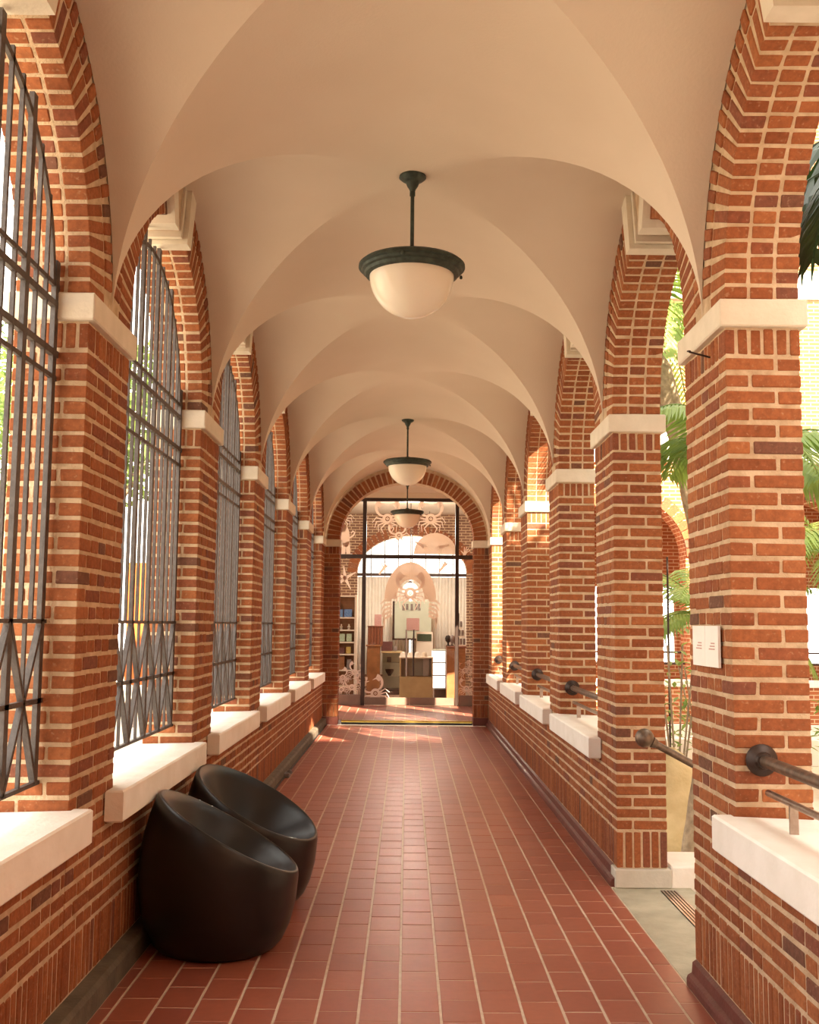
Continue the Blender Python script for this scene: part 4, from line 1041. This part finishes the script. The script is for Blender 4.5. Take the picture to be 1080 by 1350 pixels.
# ------------------------------------------------------------------ courtyard on the right
ZG = -.5
m = MB(); m.box(1.66, 40, -30, 45, ZG - .2, ZG); m.build('floor', M['ground'], None, kind='structure')
m = MB(); m.box(-40, -1.66, -30, 45, -.35, -.15); m.build('floor', M['ground'], None, kind='structure')
cbd = empty('courtyard_building', (8, 19, ZG), 'brick arcade building with white bands closing the courtyard on the right', 'building')
YC = 19.0
def facade(name, Y, th, arches, x0, x1, zb_, zt, R_, zsp, mat, zsill):
    m = MB(); n = 16; edges = [x0]
    cur = x0
    for cx in arches:
        m.box(cur, cx - R_, Y, Y + th, zb_, zt); 
        for i in range(n):
            a, b_ = PI*i/n, PI*(i+1)/n; xa, xb = cx - R_*math.cos(a), cx - R_*math.cos(b_); za, zc_ = zsp + R_*math.sin(a), zsp + R_*math.sin(b_)
            m.add([(xa,Y,za),(xb,Y,zc_),(xb,Y+th,zc_),(xa,Y+th,za),(xa,Y,zt),(xb,Y,zt),(xb,Y+th,zt),(xa,Y+th,zt)], [(0,1,2,3),(4,7,6,5),(0,4,5,1),(2,6,7,3),(0,3,7,4),(1,5,6,2)])
        m.box(cx - R_, cx + R_, Y, Y + th, zb_, zsill); cur = cx + R_
    m.box(cur, x1, Y, Y + th, zb_, zt); return m.build(name, M[mat], cbd)
AC = (3.95, 7.0, 10.05, 13.1)
facade('wall', YC, .45, AC, 2.35, 15, ZG, 11.5, 1.05, 2.85, 'far_brick', .6)
for (za, zb_, pr) in ((-.1 - .55, -.1, .05), (4.55, 5.15, .06), (.55, .68, .05), (7.6, 8.1, .06), (11.3, 11.8, .2)):
    m = MB(); m.bevbox(2.3, 15.05, YC - pr, YC + .02, za, zb_, .01); m.build('white_band', M['white_stone'], cbd)
for cx in AC:
    m = MB()
    for i in range(22):
        a = (i + .5)*PI/22; Mx = Matrix.Translation((cx + 1.17*math.cos(a), YC - .01, 2.85 + 1.17*math.sin(a))) @ Matrix.Rotation(-a, 4, 'Y'); m.box(-.11, .11, -.03, .03, -.07, .07, Mx, R.random())
    m.build('arch_ring', M['brick'], cbd)
    for zz_ in (.95, 1.15):
        m = MB(); m.tube([(cx - 1.05, YC + .2, zz_), (cx + 1.05, YC + .2, zz_)], .02, 6); m.build('rail', M['dark_frame'], cbd)
m = MB(); m.box(2.35, 15, YC + 2.3, YC + 2.5, ZG, .9); m.box(2.35, 15, YC + 2.3, YC + 2.5, 2.4, 11.5)
for i in range(9): m.box(2.35 + i*1.52, 2.35 + i*1.52 + .45, YC + 2.3, YC + 2.5, .9, 2.4)
m.build('inner_wall', M['far_brick'], cbd)
m = MB(); m.box(2.35, 15, YC + .4, YC + 2.4, 4.3, 4.5); m.build('gallery_ceiling', M['plaster'], cbd)
# unseen wing opposite, added with stepped heights to shade the near bays
ow = empty('shading_wing', (10, 0, ZG), 'unseen tall brick wing added across the courtyard to shade the near bays, with white window surrounds', 'building')
m = MB(); m.box(9.6, 15, -30, -6.2, ZG, 16.2); m.box(9.6, 15, -6.2, 6.4, ZG, 9.6); m.box(9.6, 15, 6.4, 18.3, ZG, 7.0); m.build('wall', M['far_brick'], ow)
m = MB(); m.bevbox(9.45, 15.1, -30.1, -6.05, 16.2, 16.5, .02); m.bevbox(9.45, 15.1, -6.05, 6.5, 9.6, 9.9, .02); m.bevbox(9.45, 15.1, 6.5, 18.3, 7.0, 7.3, .02); m.build('cornice', M['white_stone'], ow)
for i in range(11):
    for j in range(2):
        y = -14 + i*3; m = MB(); m.bevbox(9.54, 9.62, y, y + 1.3, .8 + j*3.6, 2.9 + j*3.6, .01); fo = m.build('window_surround', M['white_stone'], ow)
        m = MB(); m.box(9.53, 9.56, y + .12, y + 1.18, .95 + j*3.6, 2.75 + j*3.6); m.build('pane', M['board'], fo)

# planting
def frond(mb, base, direction, length, droop, wid, nl=26, hang=.35, lw=.022, side_sag=.0):
    d = Vector(direction).normalized(); side = d.cross(Vector((0, 0, 1))).normalized(); pts = []; p = Vector(base); seg = length/14; dd = d.copy()
    for i in range(15): pts.append(p.copy()); dd = (dd + Vector((0, 0, -droop/14*(1 + i*.12)))).normalized(); p = p + dd*seg
    mb.tube(pts, [.016 - .0008*i for i in range(15)], 5)
    for i in range(nl):
        t = .12 + .86*i/(nl-1); f_ = t*14; a = int(min(f_, 13)); q = pts[a].lerp(pts[a+1], f_ - a); tan = (pts[a+1] - pts[a]).normalized()
        L = wid*(math.sin(PI*min(1, t*.92 + .08))**.6)*R.uniform(.9, 1.08)
        for sg in (-1, 1):
            dr = (side*sg + tan*.75 + Vector((0, 0, -hang))).normalized(); wv = tan.cross(dr).normalized().cross(dr).normalized()*lw
            m1 = q + dr*L*.5 + Vector((0, 0, -.03*L)); e = q + dr*L + Vector((0, 0, -.28*L - side_sag)); up = Vector((0, 0, lw*.35))
            mb.add([q - wv*.3, q + wv*.3, m1 + wv, m1 - wv + up*0, e, m1 + up], [(0, 1, 2, 5), (0, 5, 3), (5, 2, 4), (3, 5, 4)])
def palm(x, y, z0, h, n, length, label, mat='leaf', r=.12, droop=.9, lean=(0, 0), wid=.5, a0=0.0, hang=.35, elev=(.3, 1.1), lw=.022):
    root = empty('palm_tree', (x, y, z0), label, 'palm', 'courtyard palms')
    pw = 1 if r < .06 else 2; pts = [(x + lean[0]*t**pw, y + lean[1]*t**pw, z0 + h*t) for t in [i/24 for i in range(25)]]
    m = MB(); m.tube(pts, [r*(1.15 - .3*i/24)*(1 + .08*(i % 2)) for i in range(25)], 12); m.build('trunk', M['bark'], root, smooth=True)
    top = pts[-1]
    for i in range(n):
        a = a0 + 2*PI*i/n + R.uniform(-.15, .15); el = R.uniform(*elev)
        m = MB(); frond(m, top, (math.cos(a)*math.cos(el), math.sin(a)*math.cos(el), math.sin(el)), length*R.uniform(.85, 1.1), droop*R.uniform(.8, 1.2), wid, hang=hang, lw=lw)
        m.build('frond', M[mat], root, norm=False)
    return root
palm(3.3, 5.6, ZG, 4.6, 13, 2.0, 'dark green palm close outside the nearest right arch', 'leaf_dark', .10, 1.5, wid=.62, a0=.3, hang=.7, elev=(-.1, .9), lw=.034)
palm(3.5, 11.6, ZG, 5.6, 14, 2.1, 'taller palm with rough trunk seen past the doorway', 'leaf', .13, 1.3, lean=(-.88, 0), wid=.6, a0=.1, hang=.5)
palm(4.1, 14.3, ZG, 2.2, 12, 1.7, 'low yellow green palm before the far arcade', 'leaf', .09, 1.1, wid=.5, a0=.5, hang=.3)
palm(6.0, 15.0, ZG, 3.1, 12, 1.9, 'mid height palm at the right edge of the courtyard', 'leaf', .10, 1.2, wid=.55, a0=.2, hang=.4)
palm(2.19, 8.6, ZG, 3.4, 9, 1.2, 'slim smooth palm trunk leaning beside the tan boulder', 'leaf', .05, 1.3, lean=(.62, .2), wid=.5, hang=.4, elev=(.4, 1.2))
# planter with low leafy plants, boulder, lamp post
m = MB(); m.bevbox(2.0, 9.0, 16.5, 16.8, ZG, -.1, .01); o = m.build('planter_wall', M['white_stone'], None, org=(5, 16.6, ZG)); tag(o, 'long low white planter wall before the far arcade', 'planter')
rk_ = MB(); n1, n2 = 14, 22
v = []; f = []
for i in range(n1 + 1):
    for j in range(n2):
        ph = PI*i/n1; t = 2*PI*j/n2; rr = 1 + .06*math.sin(3*t + 2*ph) + .05*math.sin(5*ph + t)
        x_, y_, z_2 = .30*rr*math.sin(ph)*math.cos(t), .4*rr*math.sin(ph)*math.sin(t), .50*rr*math.cos(ph)
        v.append((2.41 + x_, 9.9 + y_, -.04 + z_2))
for i in range(n1):
    for j in range(n2): f.append((i*n2 + j, i*n2 + (j+1) % n2, (i+1)*n2 + (j+1) % n2, (i+1)*n2 + j))
rk_.add(v, f); o = rk_.build('boulder', M['rock'], None, org=(2.41, 9.9, ZG), smooth=True); tag(o, 'rounded tan boulder outside the doorway', 'rock')
m = MB(); m.tube([(3.0, 12.2, ZG), (3.0, 12.2, 2.4)], .012, 8); o = m.build('thin_post', M['dark_frame'], None, org=(3.0, 12.2, ZG)); tag(o, 'thin dark post standing past the doorway', 'post')
def shrub(x, y, z0, h, label, nleaf=90, mat='leaf', ls=.16, trunk=.012):
    root = empty('leafy_shrub', (x, y, z0), label, 'shrub', 'courtyard shrubs'); m = MB()
    for i in range(6): a = 2*PI*i/6; m.tube([(x, y, z0), (x + .15*math.cos(a), y + .15*math.sin(a), z0 + h*.5), (x + .3*math.cos(a), y + .3*math.sin(a), z0 + h*.95)], trunk, 5)
    m.build('stem', M['bark'], root); m = MB()
    for i in range(nleaf):
        a, rr, zz_ = R.uniform(0, 2*PI), R.uniform(.05, .45), R.uniform(.25, 1.05)*h
        c = Vector((x + rr*math.cos(a), y + rr*math.sin(a), z0 + zz_)); d = Vector((math.cos(a + R.uniform(-.8, .8)), math.sin(a + R.uniform(-.8, .8)), R.uniform(-.5, .7))).normalized(); s2 = d.cross(Vector((0, 0, 1))).normalized()*ls*.17
        m.add([c, c + d*ls*.5 + s2 + Vector((0,0,.01)), c + d*ls, c + d*ls*.5 - s2 + Vector((0,0,.01))], [(0, 1, 2, 3)])
    m.build('foliage', M[mat], root, norm=False, kind='stuff')
shrub(3.0, 11.9, ZG, 2.0, 'thin leafy shrub beside the dark post', 90, 'leaf')
shrub(4.3, 15.7, ZG, 1.6, 'leafy shrub in front of the white planter', 120, 'leaf')
shrub(5.6, 13.6, ZG, 1.3, 'shrub low at the right of the courtyard', 120, 'leaf')

# ------------------------------------------------------------------ left side, outside the grilles
def tree(x, y, h, rad_, label, nl=2600, ls=.22, name='street_tree', grp='trees outside the grilles'):
    root = empty(name, (x, y, -.15), label, 'tree', grp)
    m = MB(); m.tube([(x, y, -.15), (x + .05, y, h*.35), (x, y + .1, h*.62)], [.16, .12, .08], 10)
    for i in range(7):
        a = 2*PI*i/7; m.tube([(x, y + .05, h*.5), (x + rad_*.35*math.cos(a), y + rad_*.35*math.sin(a), h*.68), (x + rad_*.7*math.cos(a), y + rad_*.7*math.sin(a), h*.82)], [.06, .04, .02], 6)
    m.build('trunk', M['bark'], root, smooth=True); m = MB()
    for i in range(nl):
        u = Vector((R.gauss(0, 1), R.gauss(0, 1), R.gauss(0, 1))).normalized()*(R.random()**.4)*rad_; u.z *= .7
        c = Vector((x, y, h*.78)) + u; d = Vector((R.gauss(0, 1), R.gauss(0, 1), R.gauss(0, .6))).normalized(); s2 = d.cross(Vector((R.gauss(0,1), R.gauss(0,1), 1))).normalized()*ls*.3
        m.add([c, c + d*ls*.5 + s2, c + d*ls, c + d*ls*.5 - s2], [(0, 1, 2, 3)])
    m.build('foliage', M['tree_leaf'], root, norm=False, kind='stuff')
tree(-5.6, 19.5, 6.8, 2.3, 'broad green tree outside the second left opening')
tree(-9.5, 25, 8.5, 3.0, 'farther green tree down the street on the left')
p, q = at(163, 905, 18), at(196, 742, 18)
ob = empty('orange_panel', ((p.x+q.x)/2, 18.1, -.15), 'tall orange panel on a post seen through the left grille', 'panel')
m = MB(); m.bevbox(p.x, q.x, 18, 18.12, .55, q.z, .01); m.build('board', M['orange'], ob); m = MB(); m.tube([((p.x+q.x)/2, 18.06, -.15), ((p.x+q.x)/2, 18.06, .6)], .05, 8); m.build('post', M['grey'], ob)
lb_ = empty('street_building', (-21, 20, -.15), 'pale building far across the street on the left', 'building')
m = MB(); m.box(-24, -18, 8, 40, -.15, 4.2); m.build('wall', M['cream'], lb_); m = MB(); m.bevbox(-24.1, -17.8, 7.9, 40.1, 4.2, 4.5, .02); m.build('cornice', M['white_stone'], lb_)
for i in range(8):
    m = MB(); m.box(-18.02, -17.96, 10 + i*3.6, 11.4 + i*3.6, 1.0, 3.4); m.build('window', M['grey'], lb_)
tree(5.1, 6.2, 7.2, 1.5, 'leafy tree added right of the near doorway, outside the frame, to dapple the sun', 650, .2, 'dappling_tree', 'added courtyard trees that dapple the sun')  # unseen tree, added in the sun path to dapple the far right piers
tree(5.1, 9.0, 7.4, 1.6, 'leafy tree added farther down the courtyard, outside the frame, to dapple the sun', 650, .2, 'dappling_tree', 'added courtyard trees that dapple the sun')  # second unseen tree, added to filter the sun on those piers
